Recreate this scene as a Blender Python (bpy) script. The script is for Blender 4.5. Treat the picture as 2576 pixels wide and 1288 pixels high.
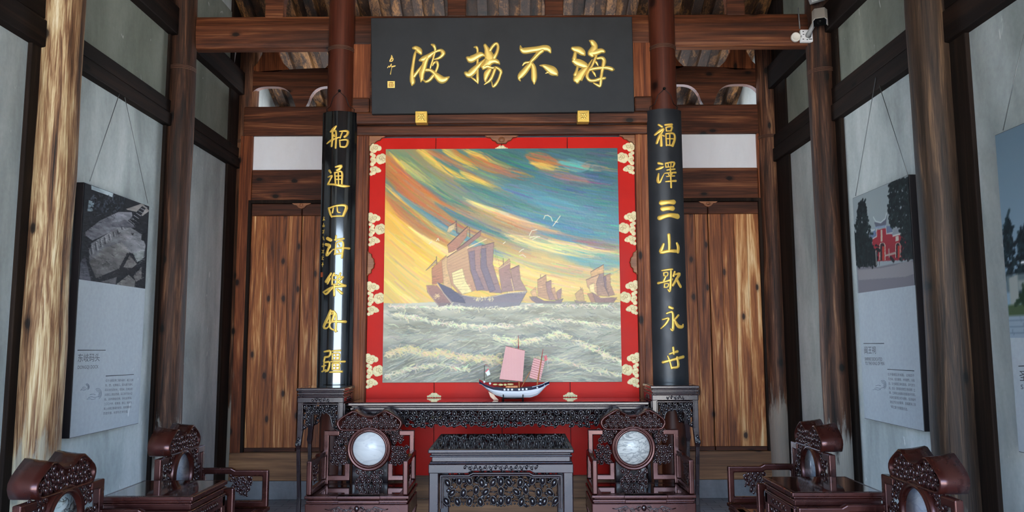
import bpy, bmesh, math, random
import numpy as np
from mathutils import Vector, Matrix
random.seed(7)
for _o in list(bpy.data.objects): bpy.data.objects.remove(_o, do_unlink=True)
SC = bpy.context.scene
COL = SC.collection

# ------------------------------------------------------------------ camera, sky, light, exposure
_p, _y, _r = [math.radians(a) for a in (6.345, -.223, -.225)]
FPX = 1932.0
_F = np.array([math.sin(_y)*math.cos(_p), math.cos(_y)*math.cos(_p), math.sin(_p)])
_R0 = np.array([math.cos(_y), -math.sin(_y), 0.])
_U0 = np.cross(_R0, _F)
_R = math.cos(_r)*_R0 + math.sin(_r)*_U0
_U = -math.sin(_r)*_R0 + math.cos(_r)*_U0
CAM = np.array([0.1, 0., 1.47])
cam = bpy.data.cameras.new('camera'); cam.lens = 27.0; cam.sensor_width = 36.0; cam.sensor_fit = 'HORIZONTAL'
cam.clip_start = .05; cam.clip_end = 200
cam_o = bpy.data.objects.new('camera', cam); COL.objects.link(cam_o)
cam_o.matrix_world = Matrix(((_R[0], _U[0], -_F[0], CAM[0]), (_R[1], _U[1], -_F[1], CAM[1]), (_R[2], _U[2], -_F[2], CAM[2]), (0, 0, 0, 1)))
SC.camera = cam_o
def ray(px, py): return _R*(px-1288)/FPX + _U*(644-py)/FPX + _F
def on_y(px, py, Y): d = ray(px, py); return CAM + d*(Y-CAM[1])/d[1]
def on_x(px, py, X): d = ray(px, py); return CAM + d*(X-CAM[0])/d[0]

W = bpy.data.worlds.new('sky'); SC.world = W; W.use_nodes = True
nt = W.node_tree; nt.nodes.clear()
_o = nt.nodes.new('ShaderNodeOutputWorld'); _b = nt.nodes.new('ShaderNodeBackground')
_tc = nt.nodes.new('ShaderNodeTexCoord'); _sx = nt.nodes.new('ShaderNodeSeparateXYZ'); _cr = nt.nodes.new('ShaderNodeValToRGB')
nt.links.new(_tc.outputs['Generated'], _sx.inputs[0]); nt.links.new(_sx.outputs['Z'], _cr.inputs[0])
e = _cr.color_ramp.elements
e[0].position = 0.0; e[0].color = (.70, .85, 1.0, 1)
e[1].position = .70; e[1].color = (.14, .28, .60, 1)
_m = e.new(.16); _m.color = (.62, .80, 1.0, 1)
_m = e.new(.36); _m.color = (.30, .52, .98, 1)
nt.links.new(_cr.outputs[0], _b.inputs['Color']); _b.inputs['Strength'].default_value = 11.0
nt.links.new(_b.outputs[0], _o.inputs[0])
# sun over the courtyard, high and from behind the hall: it lights the paving outside, not the room
_sl = bpy.data.lights.new('sun', 'SUN'); _sl.energy = 85.0; _sl.angle = math.radians(.6); _sl.color = (1.0, .93, .82)
_so = bpy.data.objects.new('sun', _sl); COL.objects.link(_so); _so.location = (8, 14, 22)
_so.rotation_euler = Vector((-.38, -.42, -.82)).to_track_quat('-Z', 'Y').to_euler()
# daylight portal in the open front of the hall (guides sampling of the sky)
_pl = bpy.data.lights.new('front_opening', 'AREA'); _pl.shape = 'RECTANGLE'; _pl.size = 5.3; _pl.size_y = 4.5
_pl.cycles.is_portal = True
_po = bpy.data.objects.new('front_opening', _pl); COL.objects.link(_po)
_po.location = (0, -1.75, 2.15); _po.rotation_euler = (math.radians(90), 0, 0)
SC.view_settings.view_transform = 'Standard'; SC.view_settings.look = 'None'
SC.view_settings.gamma = 1.0; SC.view_settings.use_curve_mapping = False
SC.view_settings.exposure = 0.18

# ------------------------------------------------------------------ colour helpers
def lin(c):
    c = c/255.0
    return c/12.92 if c <= .04045 else ((c+.055)/1.055)**2.4
def C(r, g, b): return (lin(r), lin(g), lin(b), 1)
def lin_arr(a):
    a = np.clip(a, 0, 255)/255.0
    return np.where(a <= .04045, a/12.92, ((a+.055)/1.055)**2.4)

# ------------------------------------------------------------------ materials
def new_mat(name):
    m = bpy.data.materials.new(name); m.use_nodes = True
    n = m.node_tree; b = n.nodes['Principled BSDF']
    return m, n, b
def flat(name, col, rough=.5, metal=0, spec=.5, coat=0):
    m, n, b = new_mat(name)
    b.inputs['Base Color'].default_value = col; b.inputs['Roughness'].default_value = rough
    b.inputs['Metallic'].default_value = metal; b.inputs['Specular IOR Level'].default_value = spec
    b.inputs['Coat Weight'].default_value = coat; b.inputs['Coat Roughness'].default_value = .08
    return m
def N(n, t, **kw):
    x = n.nodes.new(t)
    for k, v in kw.items():
        if k in x.inputs: x.inputs[k].default_value = v
        else: setattr(x, k, v)
    return x
def ramp(n, fac, stops):
    r = n.nodes.new('ShaderNodeValToRGB'); els = r.color_ramp.elements
    while len(els) > 1: els.remove(els[-1])
    els[0].position, els[0].color = stops[0]
    for p, c in stops[1:]:
        x = els.new(p); x.color = c
    n.links.new(fac, r.inputs[0]); return r
def mix(n, fac, a, b, mode='MIX'):
    x = n.nodes.new('ShaderNodeMix'); x.data_type = 'RGBA'; x.blend_type = mode; x.clamp_factor = True
    for s, v in ((0, fac), (6, a), (7, b)):
        if hasattr(v, 'links'): n.links.new(v, x.inputs[s])
        else: x.inputs[s].default_value = v
    return x.outputs[2]
def math_n(n, op, a, b=None):
    x = n.nodes.new('ShaderNodeMath'); x.operation = op
    for i, v in enumerate((a, b)):
        if v is None: continue
        if hasattr(v, 'links'): n.links.new(v, x.inputs[i])
        else: x.inputs[i].default_value = v
    return x.outputs[0]
def wood(name, axis, stops, scale=1.0, knots=.5, rough=.55, bump=.3, plank=0, plank_axis='X', pale=None, spec=.35, coat=0, contrast=1.0, kscale=1.0):
    """procedural timber: grain along axis, fine fibres, dark knots, optional plank joints and old lime stains at the foot"""
    m, n, b = new_mat(name)
    tc = N(n, 'ShaderNodeTexCoord'); L = n.links.new
    i = 'XYZ'.index(axis)
    def mapped(across, along):
        mp = N(n, 'ShaderNodeMapping'); s = [across*scale]*3; s[i] = along*scale
        mp.inputs['Scale'].default_value = s; L(tc.outputs['Object'], mp.inputs[0]); return mp.outputs[0]
    sx = N(n, 'ShaderNodeSeparateXYZ'); L(tc.outputs['Object'], sx.inputs[0])
    n1 = N(n, 'ShaderNodeTexNoise', Scale=1.0, Detail=5.0, Roughness=.6, Distortion=1.1); L(mapped(9, .55), n1.inputs['Vector'])
    n2 = N(n, 'ShaderNodeTexNoise', Scale=1.0, Detail=4.0, Roughness=.65); L(mapped(85, 2.2), n2.inputs['Vector'])
    f = math_n(n, 'ADD', math_n(n, 'MULTIPLY', n1.outputs[0], .66), math_n(n, 'MULTIPLY', n2.outputs[0], .34))
    f = math_n(n, 'ADD', math_n(n, 'MULTIPLY', math_n(n, 'SUBTRACT', f, .5), contrast), .5)
    if plank:
        w = math_n(n, 'FLOOR', math_n(n, 'DIVIDE', sx.outputs['XYZ'.index(plank_axis)], plank))
        wn = N(n, 'ShaderNodeTexWhiteNoise', noise_dimensions='1D'); L(w, wn.inputs['W'])
        f = math_n(n, 'ADD', f, math_n(n, 'MULTIPLY', math_n(n, 'SUBTRACT', wn.outputs[0], .5), .16))
    r = ramp(n, f, stops)
    colr = r.outputs[0]
    if knots:
        v = N(n, 'ShaderNodeTexVoronoi', Scale=1.0, voronoi_dimensions='2D'); v.inputs['Randomness'].default_value = 1.0
        fl = 'Y' if axis == 'X' else ('Z' if axis == 'Y' else 'X')
        fl = 'Z' if axis == 'X' else fl
        cv = N(n, 'ShaderNodeCombineXYZ'); jit = math_n(n, 'MULTIPLY', n1.outputs[0], .35)
        L(math_n(n, 'ADD', math_n(n, 'MULTIPLY', sx.outputs['XYZ'.index(fl)], 6.5*kscale), jit), cv.inputs[0]); L(math_n(n, 'MULTIPLY', sx.outputs[i], 3.4*kscale), cv.inputs[1])
        L(cv.outputs[0], v.inputs['Vector'])
        vs = N(n, 'ShaderNodeSeparateColor'); L(v.outputs['Color'], vs.inputs[0])
        gate = math_n(n, 'LESS_THAN', vs.outputs[0], knots)
        k = ramp(n, v.outputs['Distance'], [(.0, (1, 1, 1, 1)), (.085, (.95, .95, .95, 1)), (.12, (.45, .45, .45, 1)), (.22, (0, 0, 0, 1))])
        kf = math_n(n, 'MULTIPLY', k.outputs[0], gate)
        colr = mix(n, kf, colr, tuple(.55*x for x in stops[0][1][:3])+(1,))
    if pale:
        zlev, pcol, amt = pale
        pn = N(n, 'ShaderNodeTexNoise', Scale=1.0, Detail=5.0, Roughness=.7, Distortion=.5); L(mapped(14, 1.6), pn.inputs['Vector'])
        edge = math_n(n, 'SUBTRACT', math_n(n, 'ADD', zlev, math_n(n, 'MULTIPLY', math_n(n, 'SUBTRACT', pn.outputs[0], .5), 1.1)), sx.outputs[2])
        pf = ramp(n, edge, [(.0, (0, 0, 0, 1)), (.18, (amt, amt, amt, 1))])
        colr = mix(n, pf.outputs[0], colr, mix(n, n2.outputs[0], pcol, tuple(.62*x for x in pcol[:3])+(1,)))
    L(colr, b.inputs['Base Color'])
    b.inputs['Roughness'].default_value = rough; b.inputs['Specular IOR Level'].default_value = spec
    b.inputs['Coat Weight'].default_value = coat; b.inputs['Coat Roughness'].default_value = .12
    bp = N(n, 'ShaderNodeBump', Strength=bump, Distance=.004); L(f, bp.inputs['Height']); L(bp.outputs[0], b.inputs['Normal'])
    return m
def plaster(name, c1, c2, c3):
    m, n, b = new_mat(name); L = n.links.new
    tc = N(n, 'ShaderNodeTexCoord')
    mp = N(n, 'ShaderNodeMapping'); mp.inputs['Scale'].default_value = (1.6, 1.6, .55); L(tc.outputs['Object'], mp.inputs[0])
    a = N(n, 'ShaderNodeTexNoise', Scale=1.4, Detail=7.0, Roughness=.62, Distortion=.4); L(mp.outputs[0], a.inputs['Vector'])
    r = ramp(n, a.outputs[0], [(.3, c1), (.5, c2), (.72, c3)])
    f = N(n, 'ShaderNodeTexNoise', Scale=38.0, Detail=4.0); L(tc.outputs['Object'], f.inputs['Vector'])
    colr = mix(n, .12, r.outputs[0], f.outputs[0], 'OVERLAY')
    v = N(n, 'ShaderNodeTexNoise', Scale=6.0, Detail=3.0, Roughness=.5, Distortion=2.0); L(mp.outputs[0], v.inputs['Vector'])
    sp = ramp(n, v.outputs[0], [(.72, (0, 0, 0, 1)), (.76, (.5, .5, .5, 1))])
    colr = mix(n, sp.outputs[0], colr, (.75, .76, .74, 1))
    L(colr, b.inputs['Base Color']); b.inputs['Roughness'].default_value = .85; b.inputs['Specular IOR Level'].default_value = .2
    bp = N(n, 'ShaderNodeBump', Strength=.25, Distance=.006); L(a.outputs[0], bp.inputs['Height']); L(bp.outputs[0], b.inputs['Normal'])
    return m
def lacquer(name, c1, c2, rough=.18, coat=.6, spec=.5, nscale=6.0, bump=0):
    m, n, b = new_mat(name); L = n.links.new
    tc = N(n, 'ShaderNodeTexCoord')
    a = N(n, 'ShaderNodeTexNoise', Scale=nscale, Detail=5.0, Roughness=.6); L(tc.outputs['Object'], a.inputs['Vector'])
    r = ramp(n, a.outputs[0], [(.3, c1), (.7, c2)]); L(r.outputs[0], b.inputs['Base Color'])
    rr = ramp(n, a.outputs[0], [(.3, (rough*.8,)*3+(1,)), (.7, (rough*1.25,)*3+(1,))]); L(rr.outputs[0], b.inputs['Roughness'])
    b.inputs['Coat Weight'].default_value = coat; b.inputs['Coat Roughness'].default_value = .06
    b.inputs['Specular IOR Level'].default_value = spec
    if bump:
        bp = N(n, 'ShaderNodeBump', Strength=bump, Distance=.003); L(a.outputs[0], bp.inputs['Height']); L(bp.outputs[0], b.inputs['Normal'])
    return m
def painted(name, rough=.45, spec=.5, coat=0., bump=0.):
    m, n, b = new_mat(name)
    a = n.nodes.new('ShaderNodeVertexColor'); a.layer_name = 'paint'
    n.links.new(a.outputs[0], b.inputs['Base Color'])
    b.inputs['Roughness'].default_value = rough; b.inputs['Specular IOR Level'].default_value = spec
    b.inputs['Coat Weight'].default_value = coat; b.inputs['Coat Roughness'].default_value = .3
    if bump:
        tc = N(n, 'ShaderNodeTexCoord'); nz = N(n, 'ShaderNodeTexNoise', Scale=70.0, Detail=4.0)
        n.links.new(tc.outputs['Object'], nz.inputs['Vector'])
        bp = N(n, 'ShaderNodeBump', Strength=bump, Distance=.003); n.links.new(nz.outputs[0], bp.inputs['Height']); n.links.new(bp.outputs[0], b.inputs['Normal'])
    return m
def marble(name, base, vein, amt=.5, scale=5.0, dist=3.0):
    m, n, b = new_mat(name); L = n.links.new
    tc = N(n, 'ShaderNodeTexCoord')
    mp = N(n, 'ShaderNodeMapping'); mp.inputs['Rotation'].default_value = (0, .5, 0); mp.inputs['Scale'].default_value = (1, 1, 2.6); L(tc.outputs['Object'], mp.inputs[0])
    a = N(n, 'ShaderNodeTexNoise', Scale=scale, Detail=7.0, Roughness=.6, Distortion=dist); L(mp.outputs[0], a.inputs['Vector'])
    r = ramp(n, a.outputs[0], [(.40, base), (.5, tuple(base[k]*(1-amt)+vein[k]*amt for k in range(3))+(1,)), (.54, base), (.66, tuple(base[k]*(1-amt*.7)+vein[k]*amt*.7 for k in range(3))+(1,))])
    L(r.outputs[0], b.inputs['Base Color']); b.inputs['Roughness'].default_value = .22
    return m

RB = C(46, 20, 11); RM = C(112, 52, 28); RL = C(160, 88, 52)
M = {}
M['beam_x'] = wood('reddish_timber_across', 'X', [(.28, C(25, 12, 7)), (.46, C(66, 33, 18)), (.58, C(93, 50, 28)), (.76, C(142, 92, 58))], knots=.22, rough=.55, contrast=1.4, spec=.25)
M['beam_z'] = wood('reddish_timber_upright', 'Z', [(.28, C(36, 17, 9)), (.46, C(100, 50, 26)), (.58, C(134, 74, 40)), (.76, C(184, 124, 80))], knots=.3, rough=.55, contrast=1.4, spec=.25)
M['door_z'] = wood('knotty_door_planks', 'Z', [(.22, C(56, 28, 13)), (.40, C(124, 67, 30)), (.53, C(160, 96, 48)), (.64, C(204, 150, 94)), (.76, C(234, 202, 152))], scale=1.35, knots=.34, rough=.5, plank=.125, plank_axis='X', contrast=1.75)
M['dark_y'] = wood('smoke_dark_timber_along', 'Y', [(.3, C(9, 6, 4)), (.5, C(24, 15, 11)), (.75, C(48, 32, 23))], knots=.2, rough=.8, spec=.15)
M['dark_x'] = wood('smoke_dark_timber_across', 'X', [(.3, C(14, 9, 6)), (.5, C(36, 22, 15)), (.75, C(66, 43, 29))], knots=.2, rough=.75, spec=.15)
M['dark_z'] = wood('smoke_dark_timber_upright', 'Z', [(.3, C(12, 9, 7)), (.5, C(30, 21, 16)), (.75, C(56, 42, 32))], knots=.2, rough=.8, spec=.15)
M['roof'] = wood('roof_boards', 'Y', [(.3, C(16, 10, 7)), (.5, C(54, 34, 20)), (.72, C(142, 100, 56))], knots=.2, rough=.7, plank=.17, plank_axis='X', contrast=1.3)
M['col_light'] = wood('weathered_pale_column', 'Z', [(.22, C(30, 20, 13)), (.38, C(98, 66, 42)), (.50, C(138, 104, 72)), (.62, C(182, 158, 118)), (.78, C(214, 202, 172))], scale=1.7, knots=.25, rough=.7, bump=.9, pale=(.95, C(176, 178, 162), .55), contrast=1.9)
M['col_brown'] = wood('weathered_brown_column', 'Z', [(.25, C(13, 8, 6)), (.42, C(42, 24, 15)), (.56, C(68, 40, 25)), (.72, C(112, 76, 52)), (.85, C(160, 126, 94))], scale=1.7, knots=.25, rough=.65, bump=.8, pale=(.82, C(190, 184, 172), .85), contrast=1.7)
M['col_door'] = wood('rear_column_timber', 'Z', [(.25, C(18, 11, 8)), (.42, C(56, 33, 21)), (.58, C(92, 56, 36)), (.75, C(148, 108, 76))], scale=1.7, knots=.3, rough=.65, bump=.7, pale=(.95, C(186, 176, 160), .6), contrast=1.7)
M['col_dim'] = wood('dim_grey_brown_column', 'Z', [(.25, C(14, 10, 7)), (.42, C(36, 25, 17)), (.58, C(60, 43, 30)), (.78, C(106, 80, 56))], scale=1.7, knots=.25, rough=.65, bump=.7, pale=(.55, C(132, 132, 128), .6), contrast=1.6)
M['col_red'] = wood('reddish_main_column', 'Z', [(.28, C(36, 15, 10)), (.48, C(70, 31, 20)), (.64, C(92, 45, 29)), (.8, C(116, 64, 43))], knots=.14, rough=.45, bump=.15, spec=.3)
M['rail'] = wood('lower_wall_planks', 'X', [(.30, C(50, 32, 20)), (.46, C(110, 74, 46)), (.58, C(138, 98, 64)), (.72, C(176, 130, 88))], knots=.25, rough=.5)
M['plaster_dark'] = plaster('smoke_greyed_plaster', C(92, 96, 86), C(112, 116, 106), C(132, 136, 124))
M['plaster'] = plaster('old_lime_plaster', C(128, 135, 134), C(162, 169, 168), C(192, 197, 196))
M['white_panel'] = plaster('fresh_white_plaster', C(232, 230, 228), C(240, 239, 238), C(246, 246, 245))
M['paving'] = plaster('pale_courtyard_paving', C(176, 170, 160), C(188, 182, 172), C(198, 192, 182))
M['stone'] = plaster('grey_stone', C(96, 98, 100), C(122, 124, 126), C(146, 148, 150))
M['rose'] = lacquer('rosewood_lacquer', (.017, .0038, .0028, 1), (.046, .009, .006, 1), rough=.28, coat=.10, spec=.9)
M['rose'].node_tree.nodes['Principled BSDF'].inputs['Specular Tint'].default_value = (1.0, .56, .52, 1)
M['rose_carve'] = lacquer('rosewood_carving', (.020, .006, .006, 1), (.045, .012, .010, 1), rough=.22, coat=.6)
M['ebony'] = lacquer('dark_purple_brown_lacquer', (.014, .007, .008, 1), (.032, .013, .016, 1), rough=.27, coat=.35)
M['ebony_carve'] = lacquer('dark_carving', (.008, .005, .006, 1), (.018, .010, .012, 1), rough=.22, coat=.6)
M['black_gloss'] = lacquer('black_lacquer_gloss', (.004, .004, .005, 1), (.008, .008, .009, 1), rough=.13, coat=1.0, spec=.8, bump=.04)
M['black_satin'] = lacquer('black_lacquer_satin', (.013, .014, .017, 1), (.022, .023, .027, 1), rough=.42, coat=.0, spec=.4)
M['plaque'] = lacquer('slate_black_board', (.010, .0115, .0135, 1), (.026, .029, .033, 1), rough=.55, coat=0, spec=.25, nscale=2.2, bump=.1)
M['red'] = lacquer('vermilion_lacquer', (.50, .010, .005, 1), (.58, .014, .007, 1), rough=.40, coat=0, spec=.10, nscale=2.0)
M['red_dark'] = flat('red_joint', (.10, .004, .003, 1), .5)
M['gold'] = flat('gold_leaf', (.82, .56, .14, 1), .34, .45)
M['gold_old'] = flat('gold_paint', (.78, .49, .09, 1), .40, .4)
M['gold_pale'] = flat('pale_gold_paint', (.94, .80, .46, 1), .5, 0, .3)
M['gold_line'] = flat('tan_line_in_gold', (.60, .36, .14, 1), .5)
M['brown_carve'] = wood('carved_light_brown', 'X', [(.3, C(92, 54, 32)), (.5, C(140, 88, 56)), (.72, C(176, 122, 82))], knots=0, rough=.45)
M['white'] = flat('white_enamel', (.80, .80, .79, 1), .4)
M['white_hull'] = flat('white_hull_paint', (.82, .83, .88, 1), .3)
M['navy'] = flat('navy_paint', (.006, .007, .032, 1), .5, 0, .25)
M['pink'] = None
M['redpaint'] = flat('red_paint', (.55, .02, .03, 1), .4)
M['mast'] = wood('model_mast_wood', 'Z', [(.3, C(150, 84, 50)), (.6, C(206, 142, 92))], scale=8, knots=0)
M['palewood'] = wood('pale_rudder_wood', 'Z', [(.3, C(206, 160, 136)), (.6, C(232, 196, 168))], scale=6, knots=0)
M['yellow'] = flat('yellow_cargo', (.85, .62, .12, 1), .5)
M['blackmetal'] = flat('black_metal', (.008, .008, .008, 1), .35, .6)
M['wire'] = flat('thin_steel_wire', (.16, .17, .17, 1), .45, .5)
M['ink'] = flat('dark_ink', (.012, .014, .02, 1), .6)
M['ink_pale'] = flat('pale_grey_ink', (.12, .15, .19, 1), .6)
M['cam_grey'] = flat('camera_grey_cover', (.40, .37, .32, 1), .45)
M['lens'] = flat('camera_black_glass', (.003, .003, .003, 1), .4, 0, .1)
M['grey_plastic'] = flat('grey_plastic', (.33, .34, .34, 1), .45)
M['poster_edge'] = flat('poster_dark_edge', (.020, .016, .018, 1), .5)
M['poster_paper'] = plaster('grey_poster_sheet', C(150, 157, 162), C(154, 161, 166), C(158, 165, 170))
M['paint_oil'] = painted('oil_painting', rough=.33, spec=.28, bump=.35)
M['paint_print'] = painted('printed_photo', rough=.7, spec=.1)
M['leaf_red'] = flat('seal_red', (.30, .06, .02, 1), .5)
def sailcloth():
    m, n, b = new_mat('pink_ruled_sailcloth'); L = n.links.new
    tc = N(n, 'ShaderNodeTexCoord')
    br = N(n, 'ShaderNodeTexBrick', Scale=60.0); br.offset = 0
    br.inputs['Color1'].default_value = (.86, .50, .47, 1); br.inputs['Color2'].default_value = (.88, .53, .50, 1)
    br.inputs['Mortar'].default_value = (.62, .25, .24, 1); br.inputs['Mortar Size'].default_value = .04
    mp = N(n, 'ShaderNodeMapping'); mp.inputs['Rotation'].default_value = (math.radians(90), 0, 0); L(tc.outputs['Object'], mp.inputs[0])
    L(mp.outputs[0], br.inputs['Vector']); L(br.outputs[0], b.inputs['Base Color']); b.inputs['Roughness'].default_value = .7
    return m
M['pink'] = sailcloth()
def tiles():
    m, n, b = new_mat('grey_floor_bricks'); L = n.links.new
    tc = N(n, 'ShaderNodeTexCoord')
    br = N(n, 'ShaderNodeTexBrick', Scale=2.6); br.offset = .5
    br.inputs['Color1'].default_value = C(112, 116, 120); br.inputs['Color2'].default_value = C(130, 133, 136); br.inputs['Mortar'].default_value = C(48, 50, 52)
    br.inputs['Mortar Size'].default_value = .012; L(tc.outputs['Object'], br.inputs['Vector'])
    L(br.outputs[0], b.inputs['Base Color']); b.inputs['Roughness'].default_value = .32
    return m
M['tiles'] = tiles()
# ------------------------------------------------------------------ mesh builder
def I3(u, v, d): return (u, v, d)
def front(u, v, d): return (u, -d, v)                   # (x, z, towards the viewer)
class MB:
    def __init__(s): s.v = []; s.f = []; s.sm = []; s.mi = []; s.m = None; s.mat = 0
    def add(s, vs, fs, smooth=False):
        o = len(s.v); m = s.m
        s.v += [tuple(m(*p)) if m else tuple(p) for p in vs]
        s.f += [tuple(o+i for i in f) for f in fs]; s.sm += [smooth]*len(fs); s.mi += [s.mat]*len(fs)
        return s
    def box(s, x0, x1, y0, y1, z0, z1):
        return s.add([(x0, y0, z0), (x1, y0, z0), (x1, y1, z0), (x0, y1, z0), (x0, y0, z1), (x1, y0, z1), (x1, y1, z1), (x0, y1, z1)],
                     [(0, 3, 2, 1), (4, 5, 6, 7), (0, 1, 5, 4), (1, 2, 6, 5), (2, 3, 7, 6), (3, 0, 4, 7)])
    def prism(s, poly, a, b, m=None):
        """extrude a 2-D outline (u,v) between depths a and b through the map m(u,v,d)"""
        k = len(poly); m = m or I3
        vs = [m(u, v, a) for u, v in poly]+[m(u, v, b) for u, v in poly]
        fs = [tuple(range(k-1, -1, -1)), tuple(range(k, 2*k))]+[(i, (i+1) % k, k+(i+1) % k, k+i) for i in range(k)]
        return s.add(vs, fs)
    def tube(s, pts, r, n=8, closed=False, cap=True):
        P = [Vector(p) for p in pts]; k = len(P)
        R = r if hasattr(r, '__len__') else [r]*k
        T = []
        for i in range(k):
            a = P[(i-1) % k] if (closed or i > 0) else P[i]; b = P[(i+1) % k] if (closed or i < k-1) else P[i]
            t = b-a; T.append(t.normalized() if t.length > 1e-9 else Vector((0, 0, 1)))
        up = Vector((0, 0, 1)) if abs(T[0].z) < .9 else Vector((1, 0, 0))
        nn = T[0].cross(up).normalized(); vs = []
        for i in range(k):
            nn = nn-T[i]*nn.dot(T[i])
            if nn.length < 1e-6: nn = T[i].orthogonal()
            nn.normalize(); bb = T[i].cross(nn)
            for j in range(n):
                a = 2*math.pi*j/n; vs.append(tuple(P[i]+(nn*math.cos(a)+bb*math.sin(a))*R[i]))
        fs = []
        for i in range(k if closed else k-1):
            i2 = (i+1) % k
            fs += [(i*n+j, i*n+(j+1) % n, i2*n+(j+1) % n, i2*n+j) for j in range(n)]
        s.add(vs, fs, True)
        if cap and not closed:
            s.f += [tuple(len(s.v)-k*n+j for j in range(n-1, -1, -1)), tuple(len(s.v)-n+j for j in range(n))]
            s.sm += [False, False]; s.mi += [s.mat]*2
        return s
    def ell(s, c, ru, rv, rd, ang=0, m=None, nu=8, nv=5):
        m = m or I3; vs = []; ca, sa = math.cos(ang), math.sin(ang)
        for i in range(nv+1):
            th = math.pi*i/nv
            for j in range(nu):
                ph = 2*math.pi*j/nu
                u = ru*math.sin(th)*math.cos(ph); d = rd*math.sin(th)*math.sin(ph); v = rv*math.cos(th)
                vs.append(m(c[0]+u*ca-v*sa, c[1]+u*sa+v*ca, c[2]+d))
        fs = [(i*nu+j, i*nu+(j+1) % nu, (i+1)*nu+(j+1) % nu, (i+1)*nu+j) for i in range(nv) for j in range(nu)]
        return s.add(vs, fs, True)
    def rim(s, c, ru, rv, r, ang=0, m=None, n=12, k=4):
        m = m or I3; ca, sa = math.cos(ang), math.sin(ang); pts = []
        for j in range(n):
            a = 2*math.pi*j/n; u = ru*math.cos(a); v = rv*math.sin(a)
            pts.append(m(c[0]+u*ca-v*sa, c[1]+u*sa+v*ca, c[2]))
        return s.tube(pts, r, k, closed=True)
    def lathe(s, prof, c, m=None, n=32, closed=False):
        """prof: (radius, depth) pairs turned round the d axis through c=(u,v)"""
        m = m or I3; k = len(prof); vs = []
        for r, d in prof:
            for j in range(n):
                a = 2*math.pi*j/n; vs.append(m(c[0]+r*math.cos(a), c[1]+r*math.sin(a), d))
        fs = [(i*n+j, i*n+(j+1) % n, ((i+1) % k)*n+(j+1) % n, ((i+1) % k)*n+j) for i in range(k if closed else k-1) for j in range(n)]
        return s.add(vs, fs, True)
    def sweep(s, path, w, d0, d1, m=None, closed=False):
        """flat bar of width w following a mitred path in (u,v), from depth d0 to d1"""
        m = m or I3; P = [Vector((p[0], p[1])) for p in path]; k = len(P); L = []; Rr = []
        for i in range(k):
            a = P[(i-1) % k] if (closed or i > 0) else None; b = P[(i+1) % k] if (closed or i < k-1) else None
            t1 = (P[i]-a).normalized() if a is not None else None; t2 = (b-P[i]).normalized() if b is not None else None
            t1 = t1 or t2; t2 = t2 or t1
            n1 = Vector((-t1.y, t1.x)); n2 = Vector((-t2.y, t2.x)); nn = (n1+n2)
            nn = nn.normalized() if nn.length > 1e-6 else n1
            q = w/2/max(.35, nn.dot(n1)); L.append(P[i]+nn*q); Rr.append(P[i]-nn*q)
        vs = []
        for i in range(k): vs += [m(L[i].x, L[i].y, d0), m(Rr[i].x, Rr[i].y, d0), m(Rr[i].x, Rr[i].y, d1), m(L[i].x, L[i].y, d1)]
        fs = []
        for i in range(k if closed else k-1):
            a = i*4; b = ((i+1) % k)*4
            fs += [(a+j, a+(j+1) % 4, b+(j+1) % 4, b+j) for j in range(4)]
        if not closed: fs += [(3, 2, 1, 0), ((k-1)*4, (k-1)*4+1, (k-1)*4+2, (k-1)*4+3)]
        return s.add(vs, fs)
    def brush(s, pts, m, h, steps=5, prof=6):
        """domed brush stroke: pts (u, v, width) smoothed, mapped by m(u,v,d)"""
        P = np.array(pts, float); k = len(P)
        if k == 1: P = np.vstack([P, P]); P[1, 0] += P[0, 2]*.2; k = 2
        ext = np.vstack([2*P[0]-P[1], P, 2*P[-1]-P[-2]]); out = []
        for i in range(k-1):
            a, b, c, d = ext[i:i+4]
            for t in np.linspace(0, 1, steps, endpoint=False):
                out.append(.5*((2*b)+(-a+c)*t+(2*a-5*b+4*c-d)*t*t+(-a+3*b-3*c+d)*t**3))
        out.append(P[-1]); Q = np.array(out); Q[:, 2] = np.maximum(Q[:, 2], P[:, 2].min()*.7)
        T = np.gradient(Q[:, :2], axis=0); T /= np.maximum(1e-9, np.linalg.norm(T, axis=1))[:, None]
        # round ends
        q0, q1 = Q[0], Q[-1]
        Q = np.vstack([[q0[0]-T[0][0]*q0[2]*.42, q0[1]-T[0][1]*q0[2]*.42, q0[2]*.25], [q0[0]-T[0][0]*q0[2]*.26, q0[1]-T[0][1]*q0[2]*.26, q0[2]*.75], Q,
                       [q1[0]+T[-1][0]*q1[2]*.26, q1[1]+T[-1][1]*q1[2]*.26, q1[2]*.75], [q1[0]+T[-1][0]*q1[2]*.42, q1[1]+T[-1][1]*q1[2]*.42, q1[2]*.25]])
        T = np.vstack([T[0], T[0], T, T[-1], T[-1]]); vs = []
        for (u, v, w), (tx, ty) in zip(Q, T):
            for j in range(prof+1):
                a = math.pi*j/prof; o = math.cos(a)*w/2; hh = math.sin(a)**.6*min(h, w*.45) if 0 < j < prof else 0
                vs.append(m(u-ty*o, v+tx*o, hh))
        n = prof+1
        fs = [(i*n+j, i*n+j+1, (i+1)*n+j+1, (i+1)*n+j) for i in range(len(Q)-1) for j in range(prof)]
        fs += [tuple(range(n)), tuple(range((len(Q)-1)*n, len(Q)*n))[::-1]]
        return s.add(vs, fs, True)
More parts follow.
